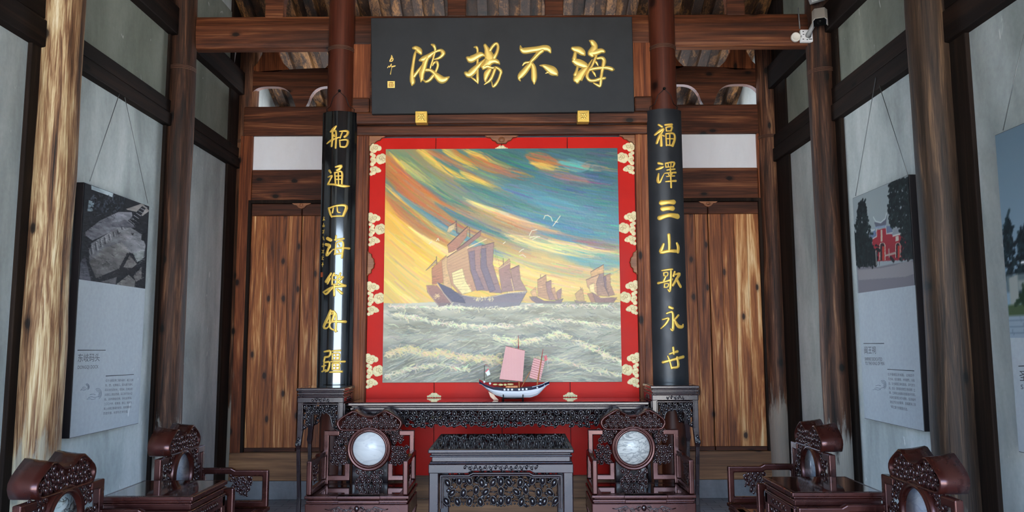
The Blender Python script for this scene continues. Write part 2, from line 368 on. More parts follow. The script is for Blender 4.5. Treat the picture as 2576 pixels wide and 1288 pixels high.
    def build(s, name, mat, parent=None, bevel=0, seg=2, world=False, fix=True):
        me = bpy.data.meshes.new(name); vs = s.v
        if world and parent is not None:
            off = Vector((0, 0, 0)); p = parent
            while p: off += p.location; p = p.parent
            vs = [(a-off.x, b-off.y, c-off.z) for a, b, c in vs]
        me.from_pydata(vs, [], s.f)
        mats = mat if isinstance(mat, (list, tuple)) else [mat]
        for mm in mats: me.materials.append(mm)
        me.polygons.foreach_set('use_smooth', s.sm); me.polygons.foreach_set('material_index', s.mi)
        if fix:
            bm = bmesh.new(); bm.from_mesh(me); bmesh.ops.recalc_face_normals(bm, faces=bm.faces); bm.to_mesh(me); bm.free()
        o = bpy.data.objects.new(name, me); COL.objects.link(o)
        if parent is not None: o.parent = parent
        if bevel:
            bv = o.modifiers.new('edge', 'BEVEL'); bv.width = bevel; bv.segments = seg; bv.limit_method = 'ANGLE'; bv.angle_limit = math.radians(40)
            bv.harden_normals = False
        return o
def tag(o, label=None, cat=None, group=None, kind=None):
    if label: o['label'] = label
    if cat: o['category'] = cat
    if group: o['group'] = group
    if kind: o['kind'] = kind
    return o
def thing(name, label, cat, loc=(0, 0, 0), rz=0, group=None, kind=None):
    o = bpy.data.objects.new(name, None); COL.objects.link(o); o.empty_display_size = .1
    o.location = loc; o.rotation_euler = (0, 0, rz)
    return tag(o, label, cat, group, kind)
def copy_tree(o, parent=None):
    c = o.copy(); COL.objects.link(c)
    if parent is not None: c.parent = parent
    for ch in list(o.children): copy_tree(ch, c)
    return c
def struct(name, mb, mat, label, cat, bevel=0, kind='structure'):
    o = mb.build(name, mat, None, bevel); return tag(o, label, cat, None, kind)
def bx(*a): return MB().box(*a)

# carved openwork: glossy bead fruit with rims, stems and small berries
def carve(mb, inside, u0, u1, v0, v1, m, pu=.05, pv=.042, size=.013, d=0, seed=1, symmetric=None, link=1.75, leaf=False):
    rnd = random.Random(seed); pts = []
    rows = max(1, int(round((v1-v0)/pv))); 
    for i in range(rows):
        v = v0+(i+.5)*(v1-v0)/rows
        cols = max(1, int(round((u1-u0)/pu)))
        for j in range(cols):
            u = u0+(j+.5+(.25 if i % 2 else -.25))*(u1-u0)/cols+rnd.uniform(-.12, .12)*pu
            vv = v+rnd.uniform(-.16, .16)*pv
            if inside(u, vv): pts.append((u, vv, rnd.uniform(-.85, .85)))
    if symmetric is not None:
        half = [p for p in pts if p[0] < symmetric-size*.8]
        pts = half+[(2*symmetric-u, v, -a) for u, v, a in half]
        v = v0
        pts = [p for p in pts if abs(p[0]-symmetric) > size*1.7]
        pts += [(symmetric, vv, 0) for vv in [v0+(i+.5)*(v1-v0)/rows for i in range(rows)] if inside(symmetric, vv) and all(math.hypot(p[0]-symmetric, p[1]-vv) > size*2.4 for p in pts)]
    for u, v, a in pts:
        mb.ell((u, v, d+size*.2), size*.78, size*1.28, size*.7, a, m, 10, 7)
        mb.rim((u, v, d-size*.1), size*1.02, size*1.52, size*.17, a, m, 12, 4)
        if leaf:
            for q in (0, 1): mb.ell((u+rnd.uniform(-1.6, 1.6)*size, v+rnd.uniform(-1.6, 1.6)*size, d-size*.45), size*rnd.uniform(.7, 1.1), size*rnd.uniform(.5, .8), size*.25, rnd.uniform(-1.5, 1.5), m, 7, 4)
    for i, (u, v, a) in enumerate(pts):
        for (u2, v2, a2) in pts[i+1:]:
            L = math.hypot(u2-u, v2-v)
            if L < link*max(pu, pv) and L > 1e-5:
                k = 1.3*size/L
                if k > .45: continue
                mid = ((u+u2)/2+rnd.uniform(-.2, .2)*pv, (v+v2)/2+rnd.uniform(-.2, .2)*pv)
                mb.tube([m(u+(u2-u)*k, v+(v2-v)*k, d-size*.2), m(mid[0], mid[1], d-size*.1), m(u2-(u2-u)*k, v2-(v2-v)*k, d-size*.2)], size*.25, 5)
                if rnd.random() < .6: mb.ell((mid[0], mid[1], d), size*.36, size*.36, size*.36, 0, m, 6, 4)
    return pts
# ------------------------------------------------------------------ the hall
yz = lambda u, v, d: (d, u, v)
struct('floor', bx(-2.7, 2.7, -1.9, 7.50, -.2, 0), M['tiles'], 'grey brick floor of the hall', 'floor')
struct('rear_floor', bx(-2.7, 2.7, 7.50, 9.9, -.25, -.02), M['tiles'], 'grey floor of the rear porch behind the door wall', 'floor')
struct('courtyard_ground', MB().box(-40, 40, -45, -1.9, -.35, -.15), M['paving'], 'pale stone courtyard paving in front of the hall', 'ground')
struct('rear_ground', MB().box(-40, 40, 9.9, 40, -.35, -.15), M['tiles'], 'dark brick paving of the yard behind the hall', 'ground')
RIDGE_Y, RIDGE_Z, SL = 4.0, 6.3, .45
roofz = lambda y: RIDGE_Z-(SL*(y-RIDGE_Y) if y > RIDGE_Y else .42*(RIDGE_Y-y))
for nm, s, lab in (('wall_left', -1, 'left side wall of old grey lime plaster'), ('wall_right', 1, 'right side wall of old grey lime plaster')):
    w = MB().prism([(-1.7, -.2), (9.5, -.2), (9.5, roofz(9.5)), (RIDGE_Y, RIDGE_Z), (-1.7, roofz(-1.7))], s*2.68, s*2.80, yz)
    struct(nm, w, M['plaster'], lab, 'wall')
# roof: board ceiling on rafters, both slopes
def slope(y0, y1):
    return MB().prism([(y0, roofz(y0)), (y1, roofz(y1)), (y1, roofz(y1)+.10), (y0, roofz(y0)+.10)], -2.9, 2.9, yz)
struct('ceiling', slope(RIDGE_Y, 9.7), M['roof'], 'rear slope of the timber roof boards seen above the beams', 'roof')
struct('ceiling_front', slope(-2.4, RIDGE_Y), M['roof'], 'front slope of the timber roof boards overhead', 'roof')
k = 0
for i in range(25):
    x = -2.55+i*.2125
    r = MB().prism([(6.15, roofz(6.15)-.09), (9.6, roofz(9.6)-.09), (9.6, roofz(9.6)-.002), (6.15, roofz(6.15)-.002)], x-.05, x+.05, yz)
    o = r.build('rafter', M['roof'], None, .006)
    tag(o, 'flat brown rafter under the rear roof slope', 'rafter', 'rafters of the rear roof slope', 'structure')
# purlins carrying the rafters
for y in (6.65, 8.6):
    mb = MB().tube([(-2.7, y, roofz(y)-.19), (2.7, y, roofz(y)-.19)], .095, 14)
    struct('purlin', mb, M['dark_x'], 'round dark purlin under the rear rafters %s' % ('near the great cross beam' if y < 8 else 'at the rear porch'), 'beam')
struct('wall_front', MB().box(-2.7, 2.7, -1.50, -1.36, 3.42, 3.98), M['dark_x'], 'timber lintel over the open front of the hall', 'lintel')

# timber frame of the side walls
for s, nm in ((-1, 'left'), (1, 'right')):
    z0, z1 = (3.18, 3.39) if s < 0 else (3.20, 3.47)
    xx = lambda a, b: (min(s*a, s*b), max(s*a, s*b))
    spans = (((2.55, 4.40), 'front'), ((4.40, 6.03), 'middle'), ((6.03, 7.5), 'rear')) if True else ()
    for (a, b), w in spans:
        zz1 = z1 if w != 'front' else z1+.12
        mb = MB(); x0, x1 = xx(2.62, 2.70)
        mb.box(x0, x1, a, b, z0, (z0+zz1)/2-.006); x0, x1 = xx(2.635, 2.70); mb.box(x0, x1, a, b, (z0+zz1)/2+.006, zz1)
        struct('wall_beam', mb, M['dark_y'], 'dark double tie beam along the %s wall, %s bay' % (nm, w), 'beam', .006)
        x0, x1 = xx(2.60, 2.70)
        struct('upper_beam', bx(x0, x1, a, b, 3.93, 4.16), M['dark_y'], 'dark upper beam high on the %s wall, %s bay' % (nm, w), 'beam', .008)
    for (a, b), w in spans:
        x0, x1 = xx(2.672, 2.70)
        struct('upper_plaster', bx(x0, x1, a, b, z1, 3.95), M['plaster_dark'], 'smoke-greyed plaster field between the two beams of the %s wall, %s bay' % (nm, w), 'plaster')
        struct('gable_plaster', bx(x0, x1, a, b, 4.12, 5.0 if w != 'rear' else 4.7), M['plaster_dark'], 'smoke-greyed plaster above the upper beam of the %s wall, %s bay' % (nm, w), 'plaster')
    for (a, b), w in zip((((4.22, 4.69), (5.91, 6.37), (7.23, 7.62)) if s < 0 else ((4.20, 4.64), (5.87, 6.36), (7.04, 7.60))), ('front', 'middle', 'rear')):
        mb = MB(); x0, x1 = xx(2.655, 2.70); mb.box(x0, x1, a, b, 0, 5.2)
        struct('wall_stud', mb, M['dark_z'], 'flat dark timber casing behind the %s column of the %s wall' % (w, nm), 'casing', .006)
M['rope'] = flat('brown_rope', C(84, 54, 38), .7)
def column(x, y, r0, r1, z1, mat, label, rings=(), wob=.006, seed=0):
    rnd = random.Random(seed); mb = MB(); pts = []; rr = []
    for i in range(13):
        t = i/12; pts.append((x+rnd.uniform(-wob, wob), y, z1*t)); rr.append(r0+(r1-r0)*t+rnd.uniform(-wob, wob)*.6)
    mb.tube(pts, rr, 28)
    o = tag(mb.build('column', mat), label, 'column', None, 'structure')
    for z in rings:
        t = z/z1; r = r0+(r1-r0)*t+.001; g = MB()
        for q in range(3):
            g.tube([(x+r*math.cos(a*.2618), y+r*math.sin(a*.2618), z+q*.012) for a in range(24)], .0048, 5, closed=True)
        g.build('rope_band', M['rope'], o)
    return o
column(-2.60, 4.40, .128, .108, 5.9, M['col_light'], 'weathered pale column on the left wall, nearest the camera', seed=1, wob=.008)
column(-2.60, 6.03, .108, .100, 5.3, M['col_brown'], 'weathered brown column on the left wall between the two plaster panels', (3.66,), seed=2)
column(-2.60, 7.55, .112, .106, 4.6, M['col_door'], 'grey-brown column in the left rear corner beside the door', (3.45,), seed=3)
column(2.60, 4.46, .128, .112, 5.9, M['col_dim'], 'dim grey-brown column on the right wall, nearest the camera', seed=4)
column(2.60, 6.06, .108, .104, 5.3, M['col_brown'], 'weathered brown column on the right wall below the security camera', (3.62,), seed=5)
column(2.62, 7.45, .112, .104, 4.6, M['col_door'], 'grey-brown column in the right rear corner beside the door', (3.45,), seed=6)
column(-1.30, 6.0, .105, .103, 4.75, M['col_red'], 'reddish round main column behind the left couplet board', (3.80,), wob=.001, seed=7)
column(1.30, 6.0, .105, .103, 4.75, M['col_red'], 'reddish round main column behind the right couplet board', (3.80,), wob=.001, seed=8)
# great cross beam with moulded belly
def belly_beam(x0, x1, y, z0, z1, h):
    prof = [(-h, z0+.04), (-h*.8, z0), (h*.8, z0), (h, z0+.04), (h*1.12, (z0+z1)/2-.02), (h*1.12, (z0+z1)/2+.05), (h, z1-.05), (h*.75, z1), (-h*.75, z1), (-h, z1-.05), (-h*1.12, (z0+z1)/2+.05), (-h*1.12, (z0+z1)/2-.02)]
    return MB().prism([(y+a, b) for a, b in prof], x0, x1, yz)
struct('cross_beam', belly_beam(-2.52, -1.30, 6.085, 3.855, 4.13, .055), M['beam_x'], 'heavy reddish cross beam left of the plaque', 'beam', .01)
struct('cross_beam', belly_beam(-1.30, 1.30, 6.085, 3.855, 4.13, .055), M['beam_x'], 'heavy reddish cross beam behind the plaque', 'beam', .01)
struct('cross_beam', belly_beam(1.30, 2.52, 6.085, 3.855, 4.13, .055), M['beam_x'], 'heavy reddish cross beam under the security camera', 'beam', .01)
# vase-shaped struts on the cross beam
def strut(x, w, z0, z1, y, label):
    pr = [(0, .5), (.25, .5), (.45, .62), (.65, .86), (1, .92)]
    poly = [(x-w*b, z0+(z1-z0)*a) for a, b in pr]+[(x+w*b, z0+(z1-z0)*a) for a, b in pr[::-1]]
    struct('beam_strut', MB().prism(poly, y-.045, y+.045, lambda u, v, d: (u, d, v)), M['beam_x'], label, 'strut', .008)
for x, lab in ((-1.87, 'left of the left main column'), (-.37, 'above the plaque, left one'), (.43, 'above the plaque, right one'), (1.92, 'right of the right main column')):
    strut(x, .15, 4.12, 4.62, 6.085, 'vase-shaped timber strut on the cross beam '+lab)
struct('upper_cross_beam', MB().tube([(-2.6, 6.085, 4.72), (2.6, 6.085, 4.72)], .11, 16), M['dark_x'], 'round dark purlin beam above the struts', 'beam')

# door walls at the back, left and right of the screen
xz = lambda u, v, d: (u, d, v)
YD = 7.45
for s, nm in ((-1, 'left'), (1, 'right')):
    X = lambda a, b: (min(s*a, s*b), max(s*a, s*b))
    def bar(name, a, b, z0, z1, y0, y1, mat, label, cat, bev=.006):
        x0, x1 = X(a, b); return struct(name, bx(x0, x1, y0, y1, z0, z1), mat, label, cat, bev)
    bar('door_lintel', 1.2, 2.60, 3.512, 3.81, YD-.01, YD+.11, M['beam_x'], 'broad reddish timber over the white panel of the %s door wall' % nm, 'lintel', .014)
    bar('transom_panel', 1.2, 2.50, 3.165, 3.512, YD+.02, YD+.07, M['white_panel'], 'plain white plaster panel above the %s door' % nm, 'panel')
    bar('transom_rail', 1.2, 2.50, 2.86, 3.168, YD, YD+.09, M['beam_x'], 'broad reddish rail between the %s door and the white panel' % nm, 'rail', .01)
    bar('door_jamb', 2.50, 2.62, .17, 3.512, YD-.012, YD+.10, M['beam_z'], 'upright timber jamb at the wall side of the %s door' % nm, 'jamb')
    bar('door_post', 1.2, 1.50, .17, 2.86, YD-.012, YD+.10, M['beam_z'], 'timber post at the screen side of the %s door' % nm, 'post')
    bar('door_sill', 1.2, 2.62, .17, .43, YD-.02, YD+.10, M['rail'], 'wide timber sill under the %s door' % nm, 'sill')
    bar('stone_step', 1.2, 2.66, 0, .17, YD-.035, YD+.14, M['stone'], 'grey stone plinth under the %s door sill' % nm, 'plinth')
    door = thing('door_%d' % (1 if s < 0 else 2), 'double plank door at the back %s of the screen' % nm, 'door', (s*2.0, YD, .43), kind='structure')
    for a, b in ((1.50, 1.996), (2.004, 2.50)):
        x0, x1 = X(a, b); mb = MB(); w = (x1-x0)/4
        for i in range(4): mb.box(x0+i*w+.001, x0+(i+1)*w-.001, YD+.035, YD+.07, .46, 2.71)
        lf = mb.build('door_leaf', M['door_z'], door, .003, world=True)
        t = MB().box(x0, x1, YD+.02, YD+.075, 2.71, 2.83).build('top_rail', M['beam_x'], door, .006, world=True)
        t = MB().box(x0, x1, YD+.02, YD+.075, .432, .47).build('bottom_rail', M['beam_x'], door, .004, world=True)
    MB().box(*X(1.50, 2.50), YD+.071, YD+.09, .432, 2.83).build('door_batten', M['dark_z'], door, world=True)  # unseen sheet added behind the leaves to stop daylight leaking through the seam
    c = s*2.0
    poly = [(c-.13, 2.855), (c-.10, 2.835), (c-.075, 2.815), (c-.05, 2.81), (c-.03, 2.785), (c, 2.775), (c+.03, 2.785), (c+.05, 2.81), (c+.075, 2.815), (c+.10, 2.835), (c+.13, 2.855)]
    MB().prism(poly, YD-.005, YD+.03, xz).ell((c, 2.81, YD-.004), .022, .018, .012, 0, xz).build('pivot_bracket', M['brown_carve'], door, .003, world=True)
    MB().box(*X(2.49, 2.52), YD-.018, YD+.02, .43, 2.86).box(*X(1.5, 2.5), YD-.015, YD+.03, 2.83, 2.862).build('door_bead', M['dark_z'], door, .003, world=True)
    # pierced moon beam with arched openings above the door wall
    low = []; up = []
    n = 60
    for i in range(n+1):
        a = 1.2+1.40*i/n
        def arch(c, h):
            t = abs(a-c)/h
            return 0 if t >= 1 else .215*(1-t**3.2)**.6
        z = 3.81+max(arch(2.345, .245), arch(1.74, .235), arch(1.30, .16))
        low.append((s*a, z)); up.append((s*a, 4.185+.03*math.cos((a-1.7)*2.2)))
    struct('moon_beam', MB().prism(low+up[::-1], YD+.02, YD+.09, xz), M['beam_x'], 'reddish moon beam with two arched openings over the %s door wall' % nm, 'beam')
    for cx_, lab in ((2.36, 'outer'), (1.62, 'inner')):
        pr = [(-.06, 4.17), (-.20, 4.20), (-.13, 4.27), (-.085, 4.36), (-.075, 4.50), (.075, 4.50), (.085, 4.36), (.13, 4.27), (.20, 4.20), (.06, 4.17)]
        struct('camel_hump_strut', MB().prism([(s*cx_+u, v) for u, v in pr], YD+.02, YD+.08, xz), M['beam_z'], '%s carved hump strut on the moon beam of the %s door wall' % (lab, nm), 'strut', .006)
    bar('tie_beam', 1.2, 2.62, 4.48, 4.66, YD, YD+.10, M['dark_x'], 'dark tie beam above the hump struts of the %s door wall' % nm, 'beam')

# ------------------------------------------------------------------ the red screen in its timber frame
YS = 6.0
fr = thing('screen_frame', 'reddish timber frame around the red screen between the main columns', 'frame', (0, YS, 0), kind='structure')
for s in (-1, 1):
    MB().box(min(s*1.055, s*1.21), max(s*1.055, s*1.21), YS-.05, YS+.08, 0, 3.1).box(min(s*1.075, s*1.10), max(s*1.075, s*1.10), YS-.055, YS-.04, 0.46, 3.1).build('upright', M['beam_z'], fr, .008, world=True)
    MB().box(min(s*1.055, s*1.21), max(s*1.055, s*1.21), YS-.01, YS+.06, 3.40, 3.87).build('upper_board', M['beam_z'], fr, .004, world=True)
    MB().box(min(s*1.055, s*1.20), max(s*1.055, s*1.20), YS-.06, YS+.08, 3.285, 3.41).build('rail_end', M['beam_x'], fr, .015, world=True)
MB().box(-1.2, 1.2, YS-.075, YS+.08, 3.185, 3.285).box(-1.2, 1.2, YS-.055, YS+.08, 3.097, 3.18).build('lintel', M['beam_x'], fr, .016, 3, world=True)
MB().box(-1.06, 1.06, YS-.02, YS+.06, 3.285, 3.87).build('back_board', M['beam_x'], fr, .004, world=True)
MB().box(-1.21, 1.21, YS-.03, YS+.06, .292, .457).box(-1.21, 1.21, YS-.03, YS+.06, 0, .288).build('base_board', M['rail'], fr, .006, world=True)
def corner(s):
    p = [(0, 0), (.125, 0), (.115, -.012), (.095, -.018), (.09, -.032), (.065, -.038), (.045, -.055), (.02, -.058), (.012, -.075), (0, -.08)]
    return [(s*(-1.056+u), 3.098+v) for u, v in p]
for s in (-1, 1):
    MB().prism(corner(s), YS-.045, YS-.012, xz).build('corner_bracket', M['brown_carve'], fr, .006, world=True)
    p = [(0, .10), (.012, .085), (.03, .075), (.032, .05), (.05, .035), (.052, .012), (.058, 0), (.052, -.012), (.05, -.035), (.032, -.05), (.03, -.075), (.012, -.085), (0, -.10)]
    mb = MB().prism([(s*(-1.052+u), 2.08+v) for u, v in p], YS-.05, YS-.012, xz)
    mb.build('side_bracket', M['brown_carve'], fr, .006, world=True)
p = [(-.135, 0), (-.12, -.016), (-.09, -.018), (-.075, -.04), (-.05, -.046), (-.035, -.066), (.035, -.066), (.05, -.046), (.075, -.04), (.09, -.018), (.12, -.016), (.135, 0)]
MB().prism([(u-.002, 3.098+v) for u, v in p], YS-.05, YS-.012, xz).ell((-.002, 3.06, YS-.05), .03, .024, .014, 0, xz).build('centre_bracket', M['brown_carve'], fr, .006, world=True)
scr = thing('red_screen', 'bright red lacquered screen of four panels behind the painting', 'screen', (0, YS, .457))
edges = [-1.054, -.527, -.004, .520, 1.054]
panels = []
for i in range(4):
    panels.append(MB().box(edges[i]+.0025, edges[i+1]-.0025, YS-.012, YS+.03, .459, 3.088).build('screen_panel', M['red'], scr, .002, world=True))
MB().box(-1.054, 1.054, YS+.012, YS+.034, .459, 3.094).build('backing', M['red_dark'], scr, world=True)
fy = lambda u, v, d: (u, YS-.012-d, v)
def cloud(cx_, cz, s, parent):
    """cloud scroll motif in pale gold: lobed flat relief with thin red scroll lines"""
    mb = MB(); h = .003
    cnt = [0]
    def blob(u, v, r, ru=1.0):
        cnt[0] += 1; hh = h+cnt[0]*.00012; mb.lathe([(0, hh), (r*.93, hh), (r, 0)], (cx_+s*u, cz+v), fy, 18)
    for u, v, r in ((.012, .135, .022), (.045, .115, .030), (.070, .110, .022), (.020, .105, .026), (.034, .092, .020), (.014, .062, .016), (.030, .048, .017), (.024, .020, .022), (.030, .000, .020), (.018, -.02, .018),
                    (.078, .030, .030), (.100, .042, .026), (.118, .034, .022), (.100, .010, .026), (.082, .005, .026), (.118, .012, .020), (.066, .015, .022),
                    (.018, -.060, .018), (.042, -.062, .028), (.064, -.068, .022), (.078, -.072, .014), (.030, -.085, .022), (.012, -.100, .014)):
        blob(u, v, r)
    q = mb; q.mat = 1
    def spiral(u, v, r, a0, turns):
        pts = []
        for i in range(15):
            t = i/14; a = a0+t*turns*2*math.pi; rr = r*(1-.75*t); pts.append(fy(cx_+s*(u+rr*math.cos(a)), cz+v+rr*math.sin(a), h+.0028))
        q.tube(pts, .0014, 4)
    spiral(.048, .115, .020, 2.5, 1.2); spiral(.020, .100, .013, 1, 1); spiral(.090, .028, .020, 0, 1.2); spiral(.112, .020, .016, 3, 1); spiral(.026, .008, .015, 2, 1.2); spiral(.040, -.064, .016, 2, 1.2); spiral(.020, -.085, .010, 0, 1)
    mb.build('gold_cloud', [M['gold_pale'], M['gold_line']], parent, world=True)
for z in (2.895, 2.33, 1.785, 1.225):
    cloud(-1.052, z, 1, panels[0]); cloud(1.052, z, -1, panels[3])
def half_cloud(cx_, cz, parent, up=1, sc=1.0):
    mb = MB(); h = .003
    for i, (u, v, r) in enumerate(((-.055, .006, .010), (-.036, .010, .014), (-.012, .018, .022), (.012, .018, .022), (.036, .010, .014), (.055, .006, .010))):
        mb.lathe([(0, h+i*.0002), (r*.93*sc, h+i*.0002), (r*sc, 0)], (cx_+u*sc, cz+up*v*sc), fy, 16)
    mb.build('gold_cloud', M['gold_pale'], parent, world=True)
half_cloud(-.527, 1.046, panels[0], 1, .85); half_cloud(.520, 1.046, panels[2], 1, .85)
half_cloud(-.527, .88, panels[0], 1, 1.7); half_cloud(.520, .88, panels[2], 1, 1.7)
half_cloud(-.527, .96, panels[1], -1, 1.7); half_cloud(.520, .96, panels[3], -1, 1.7)
half_cloud(-.004, 2.992, panels[1], 1, .8)
# ------------------------------------------------------------------ furniture
def moulding(mb, x0, x1, y0, y1, zt, spec):
    """stack of slabs below zt: (thickness, inset)"""
    z = zt
    for t, i in spec:
        mb.box(x0+i, x1-i, y0+i, y1-i, z-t, z); z -= t
    return z
def flow(mb, c, half, m, d=0, seed=0, n=7, size=.010):
    """low relief vine of beads and curls along a rail"""
    for i in range(-n, n+1):
        u = c[0]+half*i/n; a = .5*(-1)**i
        if i % 1 == 0: mb.ell((u, c[1]+(.004 if i % 2 else -.004), d), size*.55, size, size*.5, a, m, 8, 5)
        if i < n:
            p = [m(u+half/n*t, c[1]+.011*math.sin(t*2*math.pi+i), d) for t in (0, .25, .5, .75, 1)]
            mb.tube(p, size*.22, 4)
def scroll(mb, c, r, m, d, w, flip=1, turns=1.4):
    pts = []
    for i in range(20):
        t = i/19; a = -math.pi/2+flip*t*turns*2*math.pi; rr = r*(1-.7*t)
        pts.append(m(c[0]+rr*math.cos(a), c[1]+rr*math.sin(a), d))
    mb.tube(pts, [w*(1-.4*i/19) for i in range(20)], 6)
marbles = {
 'plain': marble('white_marble', C(226, 226, 224), C(170, 172, 176), .35, 3.0, 1.0),
 'veined': marble('grey_veined_marble', C(224, 222, 214), C(110, 112, 116), .75, 5.0, 2.5),
 'ink': marble('dark_green_veined_marble', C(190, 206, 208), C(22, 34, 34), .97, 4.5, 2.2),
 'mist': marble('pale_blue_grey_marble', C(172, 180, 192), C(128, 138, 156), .5, 3.0, 1.5)}
def make_armchair():
    root = thing('armchair', '', 'chair')
    R, RC = M['rose'], M['rose_carve']
    # seat with moulded edge, breaking forward in the middle
    mb = MB(); moulding(mb, -.33, .33, -.245, .20, .505, [(.020, 0)])
    for a, b in ((-.125, .15),): mb.box(a, b, -.251, -.2, .4855, .505)
    mb.build('seat', R, root, .005, 3)
    mb = MB(); moulding(mb, -.322, .322, -.238, .195, .485, [(.008, .010), (.016, 0), (.008, .006)])
    mb.box(-.118, .143, -.246, -.2, .456, .476)
    mb.build('seat_moulding', R, root, .006, 3)
    MB().box(-.26, .26, -.185, .13, .5048, .5068).build('seat_panel', M['rose_gloss'], root, .001)
    # apron with carved scrolls
    ap = MB(); 
    for y0, y1 in ((-.235, -.205), (.165, .19)): ap.box(-.328, .328, y0, y1, .365, .453)
    for s in (-1, 1): ap.box(s*.316-.012, s*.316+.012, -.205, .165, .365, .453)
    a = ap.build('apron', R, root, .006)
    mb = MB(); m = lambda u, v, d: (u, -.237-d, v)
    for s in (-1, 1):
        for i, (u, f) in enumerate(((.03, 1), (.075, -1), (.115, 1), (.15, -1))):
            scroll(mb, (s*u, .425-(.014 if i % 2 else 0)), .017, m, 0, .0042, f*s)
        mb.tube([m(s*.02, .435, 0), m(s*.07, .412, 0), m(s*.12, .436, 0), m(s*.175, .418, 0), m(s*.20, .424, 0)], .0035, 5)
    mb.ell((0, .425, 0), .016, .02, .008, 0, m)
    mb.build('carved_scroll', RC, a)
    for sx in (-1, 1):
        for sy, y in ((-1, -.222), (1, .178)):
            lg = MB(); n = 8; pr = []
            for i in range(n+1):
                t = i/n; z = .365*(1-t)+.045*t; k = .5*(1-math.cos(math.pi*t))
                off = -.010*math.sin(math.pi*t); w = .030-.008*math.sin(math.pi*min(1, t*1.1)); pr.append((z, off, w))
            vs = []; fs = []
            for z, off, w in pr:
                cx_ = sx*(.300+off); cy_ = y+sy*off
                vs += [(cx_-w, cy_-w, z), (cx_+w, cy_-w, z), (cx_+w, cy_+w, z), (cx_-w, cy_+w, z)]
            for i in range(n): fs += [(i*4+j, i*4+(j+1) % 4, i*4+4+(j+1) % 4, i*4+4+j) for j in range(4)]
            fs += [(0, 1, 2, 3), (n*4, n*4+1, n*4+2, n*4+3)]
            lg.add(vs, fs); lg.box(sx*.305-.036, sx*.305+.036, y-.036, y+.036, .036, .07)
            lg.build('leg', R, root, .006)
    st = MB()
    for y in (-.222, .178): st.box(-.34, .34, y-.032, y+.032, .0, .036)
    for x in (-.305, .305): st.box(x-.032, x+.032, -.19, .146, .001, .035)
    st.build('floor_stretcher', R, root, .005)
    # back: angular meander frames, ring with marble, carved clusters, cloud crest
    mf = lambda u, v, d: (u, .165-d, v)
    for s in (-1, 1):
        mb = MB()
        mb.sweep([(s*.293, .505), (s*.293, .848), (s*.205, .848)], .036, -.018, .018, mf)
        mb.sweep([(s*.293, .548), (s*.148, .548), (s*.148, .645)], .036, -.017, .017, mf)
        mb.build('back_frame', R, root, .006, 3)
    rg = MB(); zc = .743
    rg.lathe([(.111, -.020), (.148, -.020), (.152, -.006), (.151, .010), (.146, .020), (.140, .023), (.135, .018), (.131, .018), (.128, .022), (.121, .026), (.115, .022), (.112, .014), (.110, .004)], (0, zc), mf, 48, True)
    rg.build('medallion_ring', R, root)
    MB().lathe([(0, .006), (.112, .006), (.112, -.012), (0, -.012)], (0, zc), mf, 40).build('marble_disc', marbles['plain'], root)
    def cluster(u0, u1, v0, v1, seed, sym=None, inside=None, pu=.036, pv=.036, size=.0118):
        mb = MB(); ins = inside or (lambda u, v: math.hypot(u, v-zc) > .158)
        carve(mb, ins, u0, u1, v0, v1, mf, pu, pv, size, .004, seed, sym, 1.75, True)
        mb.build('carved_cluster', RC, root)
    for s in (-1, 1):
        a, b = sorted((s*.105, s*.235))
        cluster(a, b, .775, .872, 11+s)
        a, b = sorted((s*.135, s*.262))
        cluster(a, b, .635, .765, 21+s)
    cluster(-.085, .085, .512, .605, 31, 0)
    # crest: cloud outline, thick and scrolled backwards, carved face set into a rim
    half = [(0, .960), (.03, .961), (.065, .980), (.095, .998), (.122, 1.000), (.150, .984), (.180, .965), (.208, .945), (.224, .925), (.226, .905), (.218, .886), (.207, .870), (.185, .864)]
    out = [(-u, v) for u, v in half[::-1]]+half[1:]
    cr = MB(); k = len(out)
    ds = [(0.000, 0.0, 1.0), (.03, .002, 1.0), (.07, .006, 1.0), (.115, .014, .985)]
    # ring walls of the hollow-faced crest
    def scale(p, f): return (p[0]*f, .925+(p[1]-.925)*f)
    inner = [(p[0]*.925, .929+(p[1]-.929)*.84) for p in out]
    vs = []
    fr_d = .020
    rings = [[(u, .165-fr_d+.012, v) for u, v in inner], [(u, .165-fr_d, v) for u, v in inner], [(u, .165-fr_d-.004, v) for u, v in [((a[0]+b[0])/2, (a[1]+b[1])/2) for a, b in zip(out, inner)]], [(u, .165-fr_d, v) for u, v in out]]
    for d, up, f in ds[1:]: rings.append([(u*f, .165-fr_d+d, v+up*max(0, (v-.875)/.12)) for u, v in out])
    for rr in rings: vs += rr
    fs = []
    for a in range(len(rings)-1): fs += [(a*k+i, a*k+(i+1) % k, (a+1)*k+(i+1) % k, (a+1)*k+i) for i in range(k)]
    fs += [tuple(range(k)), tuple((len(rings)-1)*k+i for i in range(k))[::-1]]
    cr.add(vs, fs, True)
    co = cr.build('crest', R, root)
    def in_crest(u, v):
        au = abs(u)/.925; pts = half
        for (a, b), (c, d) in zip(pts, pts[1:]):
            if a <= au <= c and c > a:
                t = (au-a)/(c-a); top = b+(d-b)*t
                return .886 < v < .929+(top-.929)*.84-.009
        return False
    mb = MB(); mk = lambda u, v, d: (u, .165-.014-d, v)
    carve(mb, in_crest, -.20, .20, .876, .99, mk, .036, .029, .0105, 0, 41, 0, 1.75, True)
    mb.build('carved_cluster', RC, co)
